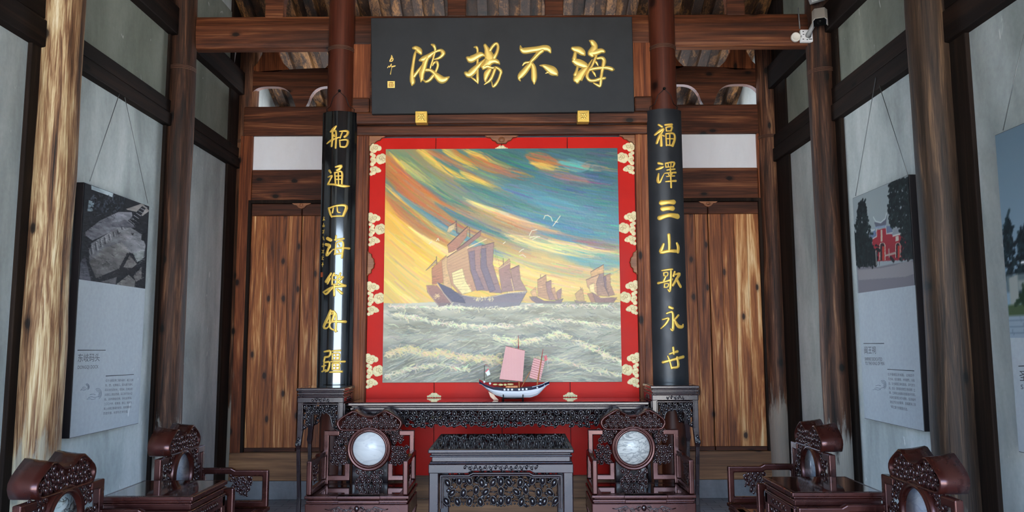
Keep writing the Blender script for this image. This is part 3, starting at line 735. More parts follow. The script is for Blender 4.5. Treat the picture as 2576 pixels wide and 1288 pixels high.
    # arms: angular loop frames with a hanging carved cluster
    for s in (-1, 1):
        ma = lambda u, v, d, s=s: (s*.305+d, u, v)
        mb = MB()
        mb.sweep([(-.222, .525), (-.222, .703), (-.04, .703), (-.015, .716), (.155, .716), (.155, .525)], .036, -.017, .017, ma, True)
        ar = mb.build('arm', R, root, .008, 3)
        q = MB(); carve(q, lambda u, v: v > .56+abs(u+.08)*.7, -.14, -.02, .57, .69, ma, .034, .032, .0112, 0, 51+s, None, 1.75, True)
        q.build('carved_cluster', RC, ar)
    return root
M['rose_gloss'] = lacquer('rosewood_polished_panel', (.022, .006, .005, 1), (.04, .010, .008, 1), rough=.06, coat=1.0)
M['ebony_gloss'] = lacquer('dark_polished_top', (.008, .005, .005, 1), (.014, .008, .008, 1), rough=.05, coat=1.0)
proto = make_armchair()
spots = [
 ((-.905, 5.215, 0), 0, 1.0, 'plain', 'dark rosewood armchair facing forward left of the centre table, plain white marble back'),
 ((.905, 5.215, 0), 0, 1.0, 'veined', 'dark rosewood armchair facing forward right of the centre table, grey-veined marble back'),
 ((-1.60, 4.37, 0), 90, .92, 'mist', 'rosewood armchair at the left wall beyond the side table, side-on to the camera'),
 ((-1.60, 3.24, 0), 90, .95, 'ink', 'rosewood armchair nearest the camera at bottom left, dark-veined marble back'),
 ((1.61, 4.45, 0), -90, .92, 'mist', 'rosewood armchair at the right wall beyond the side table, blue-grey marble back'),
 ((1.61, 3.29, 0), -90, .95, 'mist', 'rosewood armchair nearest the camera at bottom right, blue-grey marble back')]
for i, (loc, rz, sx, mk_, lab) in enumerate(spots):
    o = proto if i == 0 else copy_tree(proto)
    o.location = loc; o.rotation_euler = (0, 0, math.radians(rz)); o.scale = (sx, 1, 1)
    tag(o, lab, 'chair', 'rosewood armchairs set round the hall')
    for ch in o.children:
        if ch.name.startswith('marble_disc'):
            ch.data = ch.data.copy(); ch.data.materials[0] = marbles[mk_]

def framed_apron(mb, x0, x1, z0, z1, m, rail, lip=.012, drop=0):
    mb.sweep([(x0, z0), (x0, z1), (x1, z1), (x1, z0)], rail, 0, .03, m)
# --- square centre table
def make_table():
    t = thing('centre_table', 'square dark carved table in the middle between the two front-facing armchairs', 'table', (.012, 5.01, 0))
    E, EC = M['ebony'], M['ebony_carve']
    MB().box(-.430, .430, -.390, .390, .815, .838).build('table_top', E, t, .006, 3)
    MB().box(-.405, .405, -.365, .365, .8375, .8395).build('top_panel', M['ebony_gloss'], t, .001)
    mb = MB(); moulding(mb, -.425, .425, -.385, .385, .815, [(.012, .012), (.010, .004), (.030, .016), (.008, .004)]); mb.build('waist_moulding', E, t, .005, 3)
    for s, y in ((-1, -.375), (1, .375)):
        m = (lambda u, v, d: (u, -.378-d+.0, v)) if s < 0 else (lambda u, v, d: (u, .352+d, v))
        mb = MB(); k = MB()
        poly = [(-.425, .755), (-.425, .30), (-.425, .26), (-.400, .245), (-.375, .26), (-.366, .30), (-.366, .690), (-.355, .703), (-.195, .703), (-.17, .716), (.17, .716), (.195, .703), (.355, .703), (.366, .690), (.366, .30), (.375, .26), (.400, .245), (.425, .26), (.425, .755)]
        # frame in three convex-ish pieces keeps the caps clean
        mb.prism([(-.425, .755), (.425, .755), (.425, .703), (.195, .703), (.17, .716), (-.17, .716), (-.195, .703), (-.425, .703)], -.0, .026, m)
        mb.build('apron_rail', E, t, .004)
        k.sweep([(-.352, .50), (-.352, .690), (-.190, .690), (-.165, .703), (.165, .703), (.190, .690), (.352, .690), (.352, .50)], .010, .004, .030, m)
        k.sweep([(-.339, .505), (-.339, .678), (-.186, .678), (-.161, .690), (.161, .690), (.186, .678), (.339, .678), (.339, .505)], .008, .002, .024, m)
        k.build('apron_bead', E, t, .003)
        c = MB()
        carve(c, lambda u, v: True, -.335, .335, .515, .680, m, .066, .054, .0175, .012, 61, 0, 1.5, True)
        for u in np.linspace(-.32, .32, 33): c.ell((u, .520-.006*math.cos(u*40), .008), .007, .006, .005, 0, m, 6, 4)
        c.build('carved_apron', EC, t)
        c = MB(); flow(c, (0, .735), .21, m, .027, 0, 7, .013); c.build('carved_vine', EC, t)
    for s in (-1, 1):
        mb = MB().box(s*.412-.013, s*.412+.013, -.352, .352, .66, .754); mb.build('side_apron', E, t, .004)
        ms = lambda u, v, d, s=s: (s*(.412+d), u, v)
        c = MB(); carve(c, lambda u, v: v > .56, -.29, .29, .55, .66, ms, .066, .054, .0175, 0, 71); c.build('carved_apron', EC, t)
    for sx in (-1, 1):
        for y0, y1 in ((-.378-.0, -.322), (.322, .378)):
            x0, x1 = sorted((sx*.366, sx*.425))
            mb = MB().box(x0, x1, y0, y1, .07, .755)
            b0, b1 = sorted((sx*.385, sx*.425)); mb.box(b0, b1, y0+.008, y1-.008, 0, .07)
            lg = mb.build('leg', E, t, .006)
            mb = MB(); m = (lambda u, v, d, y0=y0: (u, y0-d, v)) if y0 < 0 else (lambda u, v, d, y1=y1: (u, y1+d, v))
            scroll(mb, (sx*.372, .405), .022, m, .003, .007, sx); mb.ell((sx*.372, .44, .002), .010, .016, .008, 0, m)
            mb.build('leg_scroll', EC, lg)
    return t
make_table()
# --- long altar table
def make_altar():
    t = thing('altar_table', 'long dark altar table with pierced carved apron in front of the red screen', 'table', (0, 5.72, 0))
    E, EC = M['ebony'], M['ebony_carve']
    MB().box(-1.09, 1.045, -.20, .195, 1.018, 1.042).build('table_top', E, t, .006, 3)
    MB().box(-1.065, 1.02, -.175, .17, 1.0415, 1.0432).build('top_panel', M['ebony_gloss'], t, .001)
    mb = MB(); moulding(mb, -1.08, 1.036, -.19, .185, 1.018, [(.012, .012), (.016, .004), (.008, .016)]); mb.build('waist_moulding', E, t, .005, 3)
    for y, s, nm in ((-.168, -1, 'front'), (.155, 1, 'rear')):
        m = lambda u, v, d, y=y, s=s: (u, y+s*d, v)
        c = MB(); edge = lambda u: .880+.010*math.cos(u*2*math.pi/.23)
        carve(c, lambda u, v: v > edge(u)-.004, -.80, .80, .868, .985, m, .058, .042, .0145, .006, 81, 0, 1.6, True)
        c.tube([m(u, edge(u)+.007*abs(math.sin(u*math.pi/.046)), 0) for u in np.linspace(-.82, .82, 150)], .0055, 5)
        c.tube([m(-.82, .982, 0), m(.82, .982, 0)], .007, 6)
        # irregular leaf pads behind the fruit, leaving gaps
        rnd = random.Random(5)
        for i in range(60):
            u = rnd.uniform(-.81, .81); v = rnd.uniform(.915, .985)
            c.ell((u, v, -.006), rnd.uniform(.010, .018), rnd.uniform(.006, .011), .003, rnd.uniform(-1, 1), m, 8, 4)
        c.build('carved_apron', EC, t)
    for s in (-1, 1):
        a, b = sorted((s*.80, s*1.06 if s < 0 else 1.025))
        MB().box(a, b, -.165, .15, 0, .985).build('end_support', E, t, .008)
        m = lambda u, v, d: (u, -.166-d, v)
        c = MB(); carve(c, lambda u, v: True, a+.02, b-.02, .87, .98, m, .062, .045, .015, .002, 91); c.build('carved_panel', EC, t)
        a2, b2 = sorted((s*.70, s*.80))
        MB().prism([(s*.80, .88), (s*.72, .88), (s*.73, .80), (s*.76, .74), (s*.80, .70)], .02, .05, lambda u, v, d: (u, -.15+d, v)).build('bracket', E, t, .004)
    return t
make_altar()
# --- flower stands
def make_stand():
    t = thing('flower_stand', '', 'stand')
    E, EC = M['ebony'], M['ebony_carve']; h = .172
    MB().box(-h, h, -h, h, 1.135, 1.155).build('stand_top', E, t, .005, 3)
    MB().box(-h+.025, h-.025, -h+.025, h-.025, 1.1545, 1.1562).build('top_panel', M['ebony_gloss'], t, .001)
    mb = MB(); moulding(mb, -h, h, -h, h, 1.135, [(.010, .012), (.014, .006), (.010, .014), (.010, .006)]); mb.build('waist_moulding', E, t, .004, 3)
    for k in range(4):
        ca, sa = [(1, 0), (0, 1), (-1, 0), (0, -1)][k]
        def m(u, v, d, ca=ca, sa=sa):
            x, y = u, -(h-.026)-d
            return (x*ca-y*sa, x*sa+y*ca, v)
        MB().prism([(-h+.01, 1.091), (h-.01, 1.091), (h-.01, 1.052), (-h+.01, 1.052)], 0, .02, m).build('apron_rail', E, t, .004)
        b = MB().sweep([(-.128, .86), (-.128, 1.043), (.128, 1.043), (.128, .86)], .010, 0, .022, m); b.build('apron_bead', E, t, .003)
        c = MB(); inside = lambda u, v: (v > .985 or abs(u) > .075+.05*max(0, (.95-v)/.1)) and abs(u) < .122
        carve(c, inside, -.122, .122, .87, 1.038, m, .034, .036, .0118, .008, 101+k, 0, 1.75, True)
        c.tube([m(u, v, .006) for u, v in ((-.122, .865), (-.085, .89), (-.072, .955), (-.055, .982), (0, .992), (.055, .982), (.072, .955), (.085, .89), (.122, .865))], .005, 5)
        c.build('carved_apron', EC, t)
        c = MB(); flow(c, (0, 1.072), .055, m, .021, 0, 2, .012); c.build('carved_vine', EC, t)
    for sx in (-1, 1):
        for sy in (-1, 1):
            mb = MB(); pr = [(1.091, .142, .020), (.86, .142, .020), (.80, .146, .017), (.76, .152, .019), (.73, .150, .013), (.40, .140, .013), (.10, .146, .016), (.0, .158, .018)]
            vs = []; fs = []
            for z, c_, w in pr:
                vs += [(sx*c_-w, sy*c_-w, z), (sx*c_+w, sy*c_-w, z), (sx*c_+w, sy*c_+w, z), (sx*c_-w, sy*c_+w, z)]
            for i in range(len(pr)-1): fs += [(i*4+j, i*4+(j+1) % 4, i*4+4+(j+1) % 4, i*4+4+j) for j in range(4)]
            fs += [(0, 1, 2, 3), tuple(len(vs)-4+j for j in range(4))]
            mb.add(vs, fs); lg = mb.build('leg', E, t, .004)
            if sy < 0:
                m = lambda u, v, d: (u, -.150-.016-d, v)
                c = MB(); scroll(c, (sx*.150, .772), .016, m, .002, .006, sx); c.ell((sx*.150, .80, 0), .009, .016, .008, .4*sx, m); c.build('leg_scroll', EC, lg)
    st = MB()
    for y in (-.145, .145): st.box(-.14, .14, y-.010, y+.010, .10, .125)
    for x in (-.145, .145): st.box(x-.010, x+.010, -.14, .14, .10, .125)
    st.build('stretcher', E, t, .003)
    return t
s1 = make_stand(); s1.location = (-1.278, 5.66, -.008); tag(s1, 'tall dark square flower stand below the left couplet board', 'stand', 'flower stands by the main columns')
s2 = copy_tree(s1); s2.location = (1.225, 5.66, 0); tag(s2, 'tall dark square flower stand below the right couplet board', 'stand', 'flower stands by the main columns')
# --- side tables between the wall armchairs
def make_side():
    t = thing('side_table', '', 'table'); R, RC = M['rose'], M['rose_carve']; a, b = .215, .215
    MB().box(-a, a, -b, b, .750, .770).build('table_top', R, t, .005, 3)
    MB().box(-a+.02, a-.02, -b+.02, b-.02, .7695, .7712).build('top_panel', M['rose_gloss'], t, .001)
    mb = MB(); moulding(mb, -a, a, -b, b, .750, [(.010, .010), (.008, .002), (.024, .014), (.008, .006)]); mb.build('waist_moulding', R, t, .005, 3)
    for k in range(4):
        ca, sa = [(1, 0), (0, 1), (-1, 0), (0, -1)][k]
        def m(u, v, d, ca=ca, sa=sa):
            x, y = u, -(b-.026)-d
            return (x*ca-y*sa, x*sa+y*ca, v)
        MB().prism([(-a+.012, .70), (a-.012, .70), (a-.012, .645), (-a+.012, .645)], 0, .02, m).build('apron_rail', R, t, .004)
        c = MB(); flow(c, (0, .675), .10, m, .021, 0, 4, .011); c.build('carved_vine', RC, t)
        c = MB(); carve(c, lambda u, v: v > .54+.03*math.cos(u*12), -.155, .155, .53, .64, m, .040, .036, .0120, .006, 121+k, 0, 1.75, True); c.build('carved_apron', RC, t)
    for sx in (-1, 1):
        for sy in (-1, 1): MB().box(sx*.187-.022, sx*.187+.022, sy*.187-.022, sy*.187+.022, 0, .70).build('leg', R, t, .006)
    MB().box(-.17, .17, -.17, .17, .20, .225).build('shelf', R, t, .004)
    return t
t1 = make_side(); t1.location = (-1.59, 3.815, 0); tag(t1, 'square rosewood side table between the two left wall armchairs', 'table', 'side tables between the wall armchairs')
t2 = copy_tree(t1); t2.location = (1.59, 3.865, 0); tag(t2, 'square rosewood side table between the two right wall armchairs', 'table', 'side tables between the wall armchairs')
# ------------------------------------------------------------------ a small painter: strokes and patches into a colour grid
class Canvas:
    def __init__(s, w, h, col):
        s.w, s.h = w, h; s.a = np.zeros((h, w, 3)); s.a[:] = col; s.yy, s.xx = np.mgrid[0:h, 0:w].astype(float)
        s.rng = np.random.default_rng(3)
    def _blend(s, sl, mask, col):
        s.a[sl] = s.a[sl]*(1-mask[..., None])+np.array(col, float)*mask[..., None]
    def stroke(s, pts, w, col, al=1.0, soft=.8):
        P = np.array(pts, float); Ws = w if hasattr(w, '__len__') else [w]*len(P); mw = max(Ws)
        x0 = int(max(0, P[:, 0].min()-mw-2)); x1 = int(min(s.w, P[:, 0].max()+mw+3)); y0 = int(max(0, P[:, 1].min()-mw-2)); y1 = int(min(s.h, P[:, 1].max()+mw+3))
        if x1 <= x0 or y1 <= y0: return
        X = s.xx[y0:y1, x0:x1]; Y = s.yy[y0:y1, x0:x1]; best = np.zeros(X.shape)
        for (a, b, wa, wb) in zip(P[:-1], P[1:], Ws[:-1], Ws[1:]):
            d = b-a; L2 = max(1e-6, d@d); t = np.clip(((X-a[0])*d[0]+(Y-a[1])*d[1])/L2, 0, 1)
            dist = np.hypot(X-a[0]-t*d[0], Y-a[1]-t*d[1]); r = (wa+(wb-wa)*t)/2
            best = np.maximum(best, np.clip((r-dist)/soft+.5, 0, 1))
        s._blend((slice(y0, y1), slice(x0, x1)), best*al, col)
    def poly(s, pts, col, al=1.0, grad=None):
        P = np.array(pts, float)
        x0 = int(max(0, P[:, 0].min()-1)); x1 = int(min(s.w, P[:, 0].max()+2)); y0 = int(max(0, P[:, 1].min()-1)); y1 = int(min(s.h, P[:, 1].max()+2))
        if x1 <= x0 or y1 <= y0: return
        acc = np.zeros((y1-y0, x1-x0))
        for ox in (-.25, .25):
            for oy in (-.25, .25):
                X = s.xx[y0:y1, x0:x1]+ox; Y = s.yy[y0:y1, x0:x1]+oy; ins = np.zeros(X.shape, bool)
                for a, b in zip(P, np.roll(P, -1, axis=0)):
                    if a[1] == b[1]: continue
                    ins ^= ((a[1] > Y) != (b[1] > Y)) & (X < (b[0]-a[0])*(Y-a[1])/(b[1]-a[1])+a[0])
                acc += ins*.25
        col = np.array(col, float)
        if grad is not None:
            t = ((s.yy[y0:y1, x0:x1]-y0)/max(1, y1-y0))[..., None]; col = col*(1-t)+np.array(grad, float)*t
        s._blend((slice(y0, y1), slice(x0, x1)), acc*al, col)
    def noise(s, cell, seed, sx=1.0, sy=1.0):
        r = np.random.default_rng(seed); gw = int(s.w/(cell*sx))+3; gh = int(s.h/(cell*sy))+3; g = r.random((gh, gw))
        u = s.xx/(cell*sx); v = s.yy/(cell*sy); i = u.astype(int); j = v.astype(int); fu = u-i; fv = v-j
        fu = fu*fu*(3-2*fu); fv = fv*fv*(3-2*fv)
        return (g[j, i]*(1-fu)+g[j, i+1]*fu)*(1-fv)+(g[j+1, i]*(1-fu)+g[j+1, i+1]*fu)*fv
    def mesh(s, name, mat, m, parent, world=True):
        """a finely divided sheet carrying the picture as the paint's own colour; m(fx, fy) with fy from the top"""
        w, h = s.w, s.h; vs = [m((x+.0)/(w-1), (y+.0)/(h-1)) for y in range(h) for x in range(w)]
        vs = np.array(vs)
        if world and parent is not None:
            p = parent
            while p: vs = vs-np.array(p.location); p = p.parent
        idx = np.arange(w*h).reshape(h, w); f = np.stack([idx[1:, :-1], idx[1:, 1:], idx[:-1, 1:], idx[:-1, :-1]], -1).reshape(-1, 4)
        me = bpy.data.meshes.new(name); me.vertices.add(w*h); me.vertices.foreach_set('co', vs.ravel())
        me.loops.add(f.size); me.loops.foreach_set('vertex_index', f.ravel().astype(np.int32)); me.polygons.add(len(f))
        me.polygons.foreach_set('loop_start', np.arange(0, f.size, 4, dtype=np.int32))
        me.update(calc_edges=True); me.validate()
        at = me.color_attributes.new('paint', 'FLOAT_COLOR', 'POINT')
        c = np.ones((w*h, 4)); c[:, :3] = lin_arr(s.a).reshape(-1, 3); at.data.foreach_set('color', c.ravel().astype(np.float32))
        me.materials.append(mat); o = bpy.data.objects.new(name, me); COL.objects.link(o)
        if parent is not None: o.parent = parent
        return o

def ship_canvas():
    w, h = 440, 444; cv = Canvas(w, h, (200, 180, 120)); rng = cv.rng
    fx = cv.xx/(w-1); fy = cv.yy/(h-1)
    f = lambda x: .50*(1-np.exp(-2.0*x))
    wob = (cv.noise(60, 1)-.5)*.07+(cv.noise(22, 2)-.5)*.03
    sc = fy-f(fx)+wob
    keyL = [(-.5, (60, 92, 92)), (-.22, (70, 108, 104)), (-.10, (170, 128, 72)), (-.02, (112, 128, 98)), (.05, (182, 122, 66)), (.12, (150, 104, 62)), (.17, (98, 124, 106)), (.22, (190, 138, 62)), (.30, (214, 166, 70)), (.42, (212, 176, 92)), (.8, (200, 172, 100))]
    keyR = [(-.5, (58, 84, 90)), (-.36, (66, 96, 98)), (-.24, (74, 112, 116)), (-.12, (88, 128, 136)), (-.03, (104, 138, 138)), (.03, (172, 150, 112)), (.07, (106, 152, 152)), (.11, (196, 172, 118)), (.18, (214, 188, 124)), (.28, (206, 180, 112)), (.8, (200, 176, 112))]
    def pal(keys, t):
        xs = [k[0] for k in keys]; return np.stack([np.interp(t, xs, [k[1][c] for k in keys]) for c in range(3)], -1)
    mx = np.clip(fx*1.25+(cv.noise(80, 5)-.5)*.3, 0, 1)[..., None]; mx = mx*mx*(3-2*mx)
    base = pal(keyL, sc)*(1-mx)+pal(keyR, sc)*mx
    cv.a[:] = base
    def streak(x0, y0, x1, wd, col, al=.7, n=26):
        """a bundle of brush marks following the sweep of the clouds"""
        s0 = y0-f(np.array(x0))
        for i in range(n):
            a = x0+rng.uniform(-.03, .1)*(x1-x0); b = x1-rng.uniform(0, .45)*(x1-x0); off = rng.normal(0, wd*.42)
            xs = np.linspace(a, b, 7); env = np.sin(np.linspace(.25, 3.0, 7)); ys = f(xs)+s0+off*env+.006*np.sin(xs*25+i)
            c = np.array(col)+rng.normal(0, 9, 3)
            cv.stroke(list(zip(xs*w, ys*h)), [max(.8, wd*h*.22*e*rng.uniform(.6, 1.2)) for e in env], c, al*rng.uniform(.3, .8), 1.5)
    OR = (176, 108, 62); YE = (224, 184, 84); TE = (74, 116, 112); BL = (86, 128, 144); TQ = (106, 164, 158); MV = (142, 112, 108); CR = (232, 206, 142)
    for a in ((0, .03, .30, .05, OR), (.02, .02, .30, .025, YE), (.0, .10, .42, .07, OR), (.0, .155, .40, .03, YE), (.04, .185, .55, .03, BL), (0, .20, .30, .06, OR), (.0, .27, .36, .05, YE), (.09, .09, .42, .035, TE), (.06, .05, .22, .03, (168, 166, 112)),
              (.14, .0, .50, .04, YE), (.17, .0, .46, .035, OR), (.20, .03, .46, .028, TE), (.24, .0, .40, .028, YE), (.28, .0, .46, .03, OR), (.30, .0, .52, .018, TE), (.33, .0, .62, .03, YE), (.36, .03, .64, .04, OR), (.32, .10, .50, .02, YE),
              (.40, .0, .80, .05, (64, 100, 98)), (.55, .05, .95, .06, (72, 110, 116)), (.60, .03, .78, .05, OR), (.62, .06, .76, .022, YE), (.66, .10, 1.0, .03, MV), (.74, .06, .92, .04, TQ), (.84, .075, .98, .02, (168, 128, 104)), (.86, .12, 1.0, .06, (62, 96, 108)),
              (.45, .16, .95, .05, BL), (.30, .14, .70, .05, TE), (.50, .26, 1.0, .05, BL), (.62, .22, .95, .05, (98, 140, 148)), (.34, .22, .75, .028, CR), (.40, .26, .82, .03, (196, 148, 106)), (.22, .24, .60, .03, TE), (.55, .33, 1.0, .035, (176, 144, 120)), (.64, .36, 1.0, .022, BL),
              (.72, .42, 1.0, .022, TQ), (.70, .40, 1.0, .02, CR), (.80, .40, 1.0, .03, MV), (.5, .37, .92, .03, CR), (.1, .34, .6, .03, CR), (.0, .36, .5, .06, (224, 186, 90)), (.0, .46, .5, .06, (222, 186, 100)), (.35, .45, .95, .05, (222, 194, 126)), (.3, .52, .9, .03, (206, 172, 104)), (.55, .48, 1.0, .02, (170, 164, 128)), (.86, .50, 1.0, .04, (120, 152, 146)), (.0, .56, .3, .03, (232, 204, 130))):
        streak(*a[:4], a[4], .62)
    for i in range(1500):                                       # dry brush marks
        x = rng.random(); y = rng.random()*.66; s0 = y-f(np.array(x)); xs = np.linspace(x, min(1.02, x+rng.uniform(.03, .10)), 4); ys = f(xs)+s0
        px_ = int(min(w-1, x*w)); py_ = int(min(h-1, y*h)); c = cv.a[py_, px_]+rng.normal(0, 16, 3)
        cv.stroke(list(zip(xs*w, ys*h)), rng.uniform(1, 3), c, .45, 1)
    # sea
    hz = .665*h
    sea = cv.yy > hz+1.5*np.sin(cv.xx*.05)
    t = np.clip((cv.yy-hz)/(h-hz), 0, 1)[..., None]
    seac = np.array((168, 160, 128))*(1-t)+np.array((130, 130, 108))*t+((cv.noise(26, 9, 2.2, .6)-.5)*46)[..., None]+((cv.noise(9, 10, 2.5, .5)-.5)*26)[..., None]
    cv.a[sea] = seac[sea]
    def T(px, py):
        t = (py-376)/585.; L = 970-5*t; R = 1551+12*t; return ((px-L)/(R-L)*w, t*h)
    for i in range(1900):
        y = rng.random()**.8; py_ = hz+4+y*(h-hz-4); px_ = rng.random()*w; L = rng.uniform(6, 30)*(.5+y)
        sl = .22*math.sin(px_*.018+y*7)+rng.normal(0, .08)
        if y > .55 and px_ < w*.55: sl = -.42+rng.normal(0, .1)
        c = [(216, 208, 156), (180, 176, 142), (88, 96, 92), (122, 126, 112), (160, 160, 136)][rng.integers(0, 5)]
        xs = np.linspace(0, 1, 4); cv.stroke([(px_+L*q, py_+L*sl*q+1.5*math.sin(q*5+i)) for q in xs], rng.uniform(.6, 1.8), np.array(c)+rng.normal(0, 8, 3), rng.uniform(.25, .7), .9)
    def crest(pts, thick, n, col=(224, 212, 160), dark=True):
        P = np.array([T(*p) for p in pts]); sg = np.r_[0, np.cumsum(np.hypot(*np.diff(P, axis=0).T))]
        if dark: cv.stroke([(a, b-thick*.8) for a, b in P], thick*1.2, (86, 96, 98), .35, thick*.6)
        for i in range(n):
            q = rng.random()*sg[-1]; x = np.interp(q, sg, P[:, 0]); y = np.interp(q, sg, P[:, 1])+rng.normal(0, thick*.4); L = rng.uniform(3, 12)
            cv.stroke([(x, y), (x+L*.6, y+rng.normal(1.0, 2)), (x+L, y+rng.normal(1.5, 3))], rng.uniform(.8, 2.2), np.array(col)+rng.normal(0, 14, 3), rng.uniform(.4, .9), .8)
    crest([(985, 793), (1040, 800), (1090, 812), (1140, 818), (1200, 822), (1270, 822)], 5, 190)
    crest([(1270, 822), (1330, 815), (1370, 805), (1440, 812), (1560, 826)], 4, 120, dark=False)
    crest([(968, 890), (1030, 873), (1060, 890), (1110, 886), (1150, 898), (1215, 902), (1260, 905)], 9, 420, (218, 192, 122))
    crest([(1240, 850), (1300, 862), (1370, 850), (1400, 838), (1440, 858), (1480, 875), (1530, 902), (1562, 912)], 7, 300, (222, 208, 150))
    crest([(1330, 900), (1400, 905), (1470, 925), (1560, 945)], 4, 110, (206, 196, 146), False)
    crest([(966, 945), (1030, 925), (1100, 915), (1180, 930)], 4, 130, (208, 200, 150), False)
    crest([(968, 772), (1100, 776), (1300, 773), (1560, 772)], 2, 150, (222, 212, 164), False)
    # ships
    def shp(ox, oy, k):
        return lambda pts: [T(ox+a/k, oy+b/k) for a, b in pts]
    A = shp(1050, 540, 4.955)
    def P_(tr, pts, col, grad=None, al=.95):
        dk = lambda c: None if c is None else tuple(x*1.0+2 for x in c)
        q = tr(pts); cv.poly(q, dk(col), al, dk(grad))
        cv.stroke(q+[q[0]], .9, tuple(x*.55 for x in col), .45, .7)
        P0 = np.array(q); a, b = P0.min(0), P0.max(0); ar = (b[0]-a[0])*(b[1]-a[1])
        for _ in range(int(min(60, ar/14))):
            x = rng.uniform(a[0], b[0]); y = rng.uniform(a[1], b[1]); ins = False
            for (x1, y1), (x2, y2) in zip(q, q[1:]+q[:1]):
                if (y1 > y) != (y2 > y) and x < (x2-x1)*(y-y1)/(y2-y1)+x1: ins = not ins
            if ins and y < h and 0 <= x < w:
                c = cv.a[int(y), int(x)]*rng.choice([.78, .9, 1.1, 1.18]); cv.stroke([(x, y), (x+rng.uniform(2, 6), y+rng.uniform(-2, .5))], rng.uniform(.7, 1.5), c, .5, .7)
    def Ln(tr, pts, wd, col, al=.9): cv.stroke(tr(pts), wd, col, al, .7)
    P_(A, [(180, 690), (360, 530), (320, 870), (190, 890)], (178, 128, 88), (160, 104, 80))
    P_(A, [(305, 600), (370, 540), (400, 760), (440, 1000), (330, 900)], (196, 160, 118))
    P_(A, [(110, 715), (235, 580), (240, 625), (150, 690)], (188, 158, 112)); Ln(A, [(240, 545), (243, 640)], 1.4, (80, 64, 62)); Ln(A, [(110, 715), (235, 590)], 1, (96, 76, 66))
    P_(A, [(375, 400), (620, 170), (610, 300), (480, 470), (390, 500)], (172, 126, 98), (156, 108, 90))
    P_(A, [(480, 470), (790, 220), (780, 290), (640, 400), (500, 480)], (146, 106, 94)); Ln(A, [(375, 405), (625, 170)], 1.6, (84, 64, 60)); Ln(A, [(490, 455), (790, 220)], 1.5, (92, 70, 66))
    P_(A, [(370, 555), (640, 400), (650, 700), (740, 960), (540, 1020), (430, 900), (370, 680)], (192, 156, 118), (170, 128, 104))
    P_(A, [(625, 450), (820, 400), (780, 520), (790, 700), (1000, 980), (750, 960), (660, 720)], (164, 126, 112), (140, 112, 112))
    P_(A, [(640, 490), (710, 470), (720, 700), (830, 950), (740, 970), (665, 720)], (124, 106, 112))
    P_(A, [(800, 410), (950, 370), (935, 640), (1050, 1000), (900, 990), (795, 700)], (158, 122, 108), (134, 110, 112))
    P_(A, [(790, 450), (850, 440), (860, 650), (970, 960), (900, 990), (785, 680)], (116, 102, 110))
    P_(A, [(430, 750), (560, 690), (600, 850), (680, 980), (560, 1010), (450, 880)], (226, 208, 150))
    for i in range(7): Ln(A, [(433+8*i, 775+30*i), (575+14*i, 735+36*i)], .8, (168, 146, 104), .7)
    for i in range(9): Ln(A, [(380, 590+32*i), (642+4*i, 450+42*i)], .8, (152, 116, 92), .45)
    for i in range(14): Ln(A, [(640+8*i, 500+34*i), (940+6*i, 420+42*i)], .7, (110, 90, 94), .3)
    for i in range(6): Ln(A, [(185, 740+25*i), (345, 650+38*i)], .7, (130, 92, 74), .5)
    Ln(A, [(620, 440), (855, 330)], 2, (222, 196, 150)); Ln(A, [(800, 415), (950, 372)], 1.5, (100, 80, 76)); Ln(A, [(372, 555), (480, 480)], 1.6, (92, 70, 62)); Ln(A, [(400, 520), (485, 465)], 2, (222, 190, 140))
    Ln(A, [(480, 100), (490, 250), (520, 260)], 2.2, (92, 74, 74)); Ln(A, [(380, 175), (485, 105)], 1.2, (98, 80, 76)); P_(A, [(390, 170), (470, 130), (460, 190), (400, 250), (365, 240)], (196, 172, 128)); Ln(A, [(645, 180), (650, 300)], 1.4, (92, 74, 74))
    for e_ in ((1020, 660), (980, 600), (930, 650)): Ln(A, [(945, 375), e_], .6, (120, 98, 84), .5)
    P_(A, [(1010, 710), (1150, 620), (1150, 720), (1220, 970), (1050, 990)], (158, 120, 108), (140, 112, 108)); P_(A, [(1010, 690), (1140, 575), (1155, 610), (1020, 700)], (172, 138, 110))
    P_(A, [(1155, 700), (1260, 655), (1280, 830), (1360, 970), (1205, 970)], (158, 122, 110), (150, 122, 112)); Ln(A, [(1065, 570), (1068, 650)], 1.2, (96, 78, 74)); Ln(A, [(1155, 710), (1262, 658)], 1.2, (96, 78, 74)); Ln(A, [(1010, 705), (1150, 622)], 1.3, (206, 178, 136)); Ln(A, [(1165, 830), (1200, 975)], 1.6, (204, 176, 130))
    P_(A, [(115, 900), (245, 900), (440, 1140), (270, 1160), (130, 985)], (152, 108, 94), (120, 92, 92))
    P_(A, [(245, 860), (380, 930), (560, 1025), (800, 1055), (1100, 1010), (1365, 975), (1265, 1150), (900, 1190), (440, 1150), (330, 1010)], (104, 94, 108), (128, 118, 122))
    P_(A, [(250, 865), (420, 940), (570, 1060), (600, 1120), (440, 1100), (330, 985)], (78, 74, 90)); Ln(A, [(250, 870), (330, 1000), (440, 1140)], 1.6, (190, 160, 134)); Ln(A, [(118, 905), (150, 1010), (270, 1150)], 1.6, (172, 138, 116))
    Ln(A, [(560, 1020), (760, 1060), (950, 1040), (1130, 1000), (1365, 975)], 1.2, (196, 176, 148))
    for i in range(26):
        x = 700+rng.random()*250; cv.stroke(A([(x, 1040+rng.random()*60), (x+12, 1050+rng.random()*50)]), 1.6, (222, 206, 156), .6)
    for i in range(12): cv.stroke(A([(1135+i*19, 985), (1135+i*19, 1000)]), 1.2, (224, 206, 164), .8)
    for i in range(14): cv.stroke(A([(190+rng.random()*90, 1000+rng.random()*70), (200+rng.random()*90, 1010+rng.random()*60)]), 1, (216, 188, 138), .6)
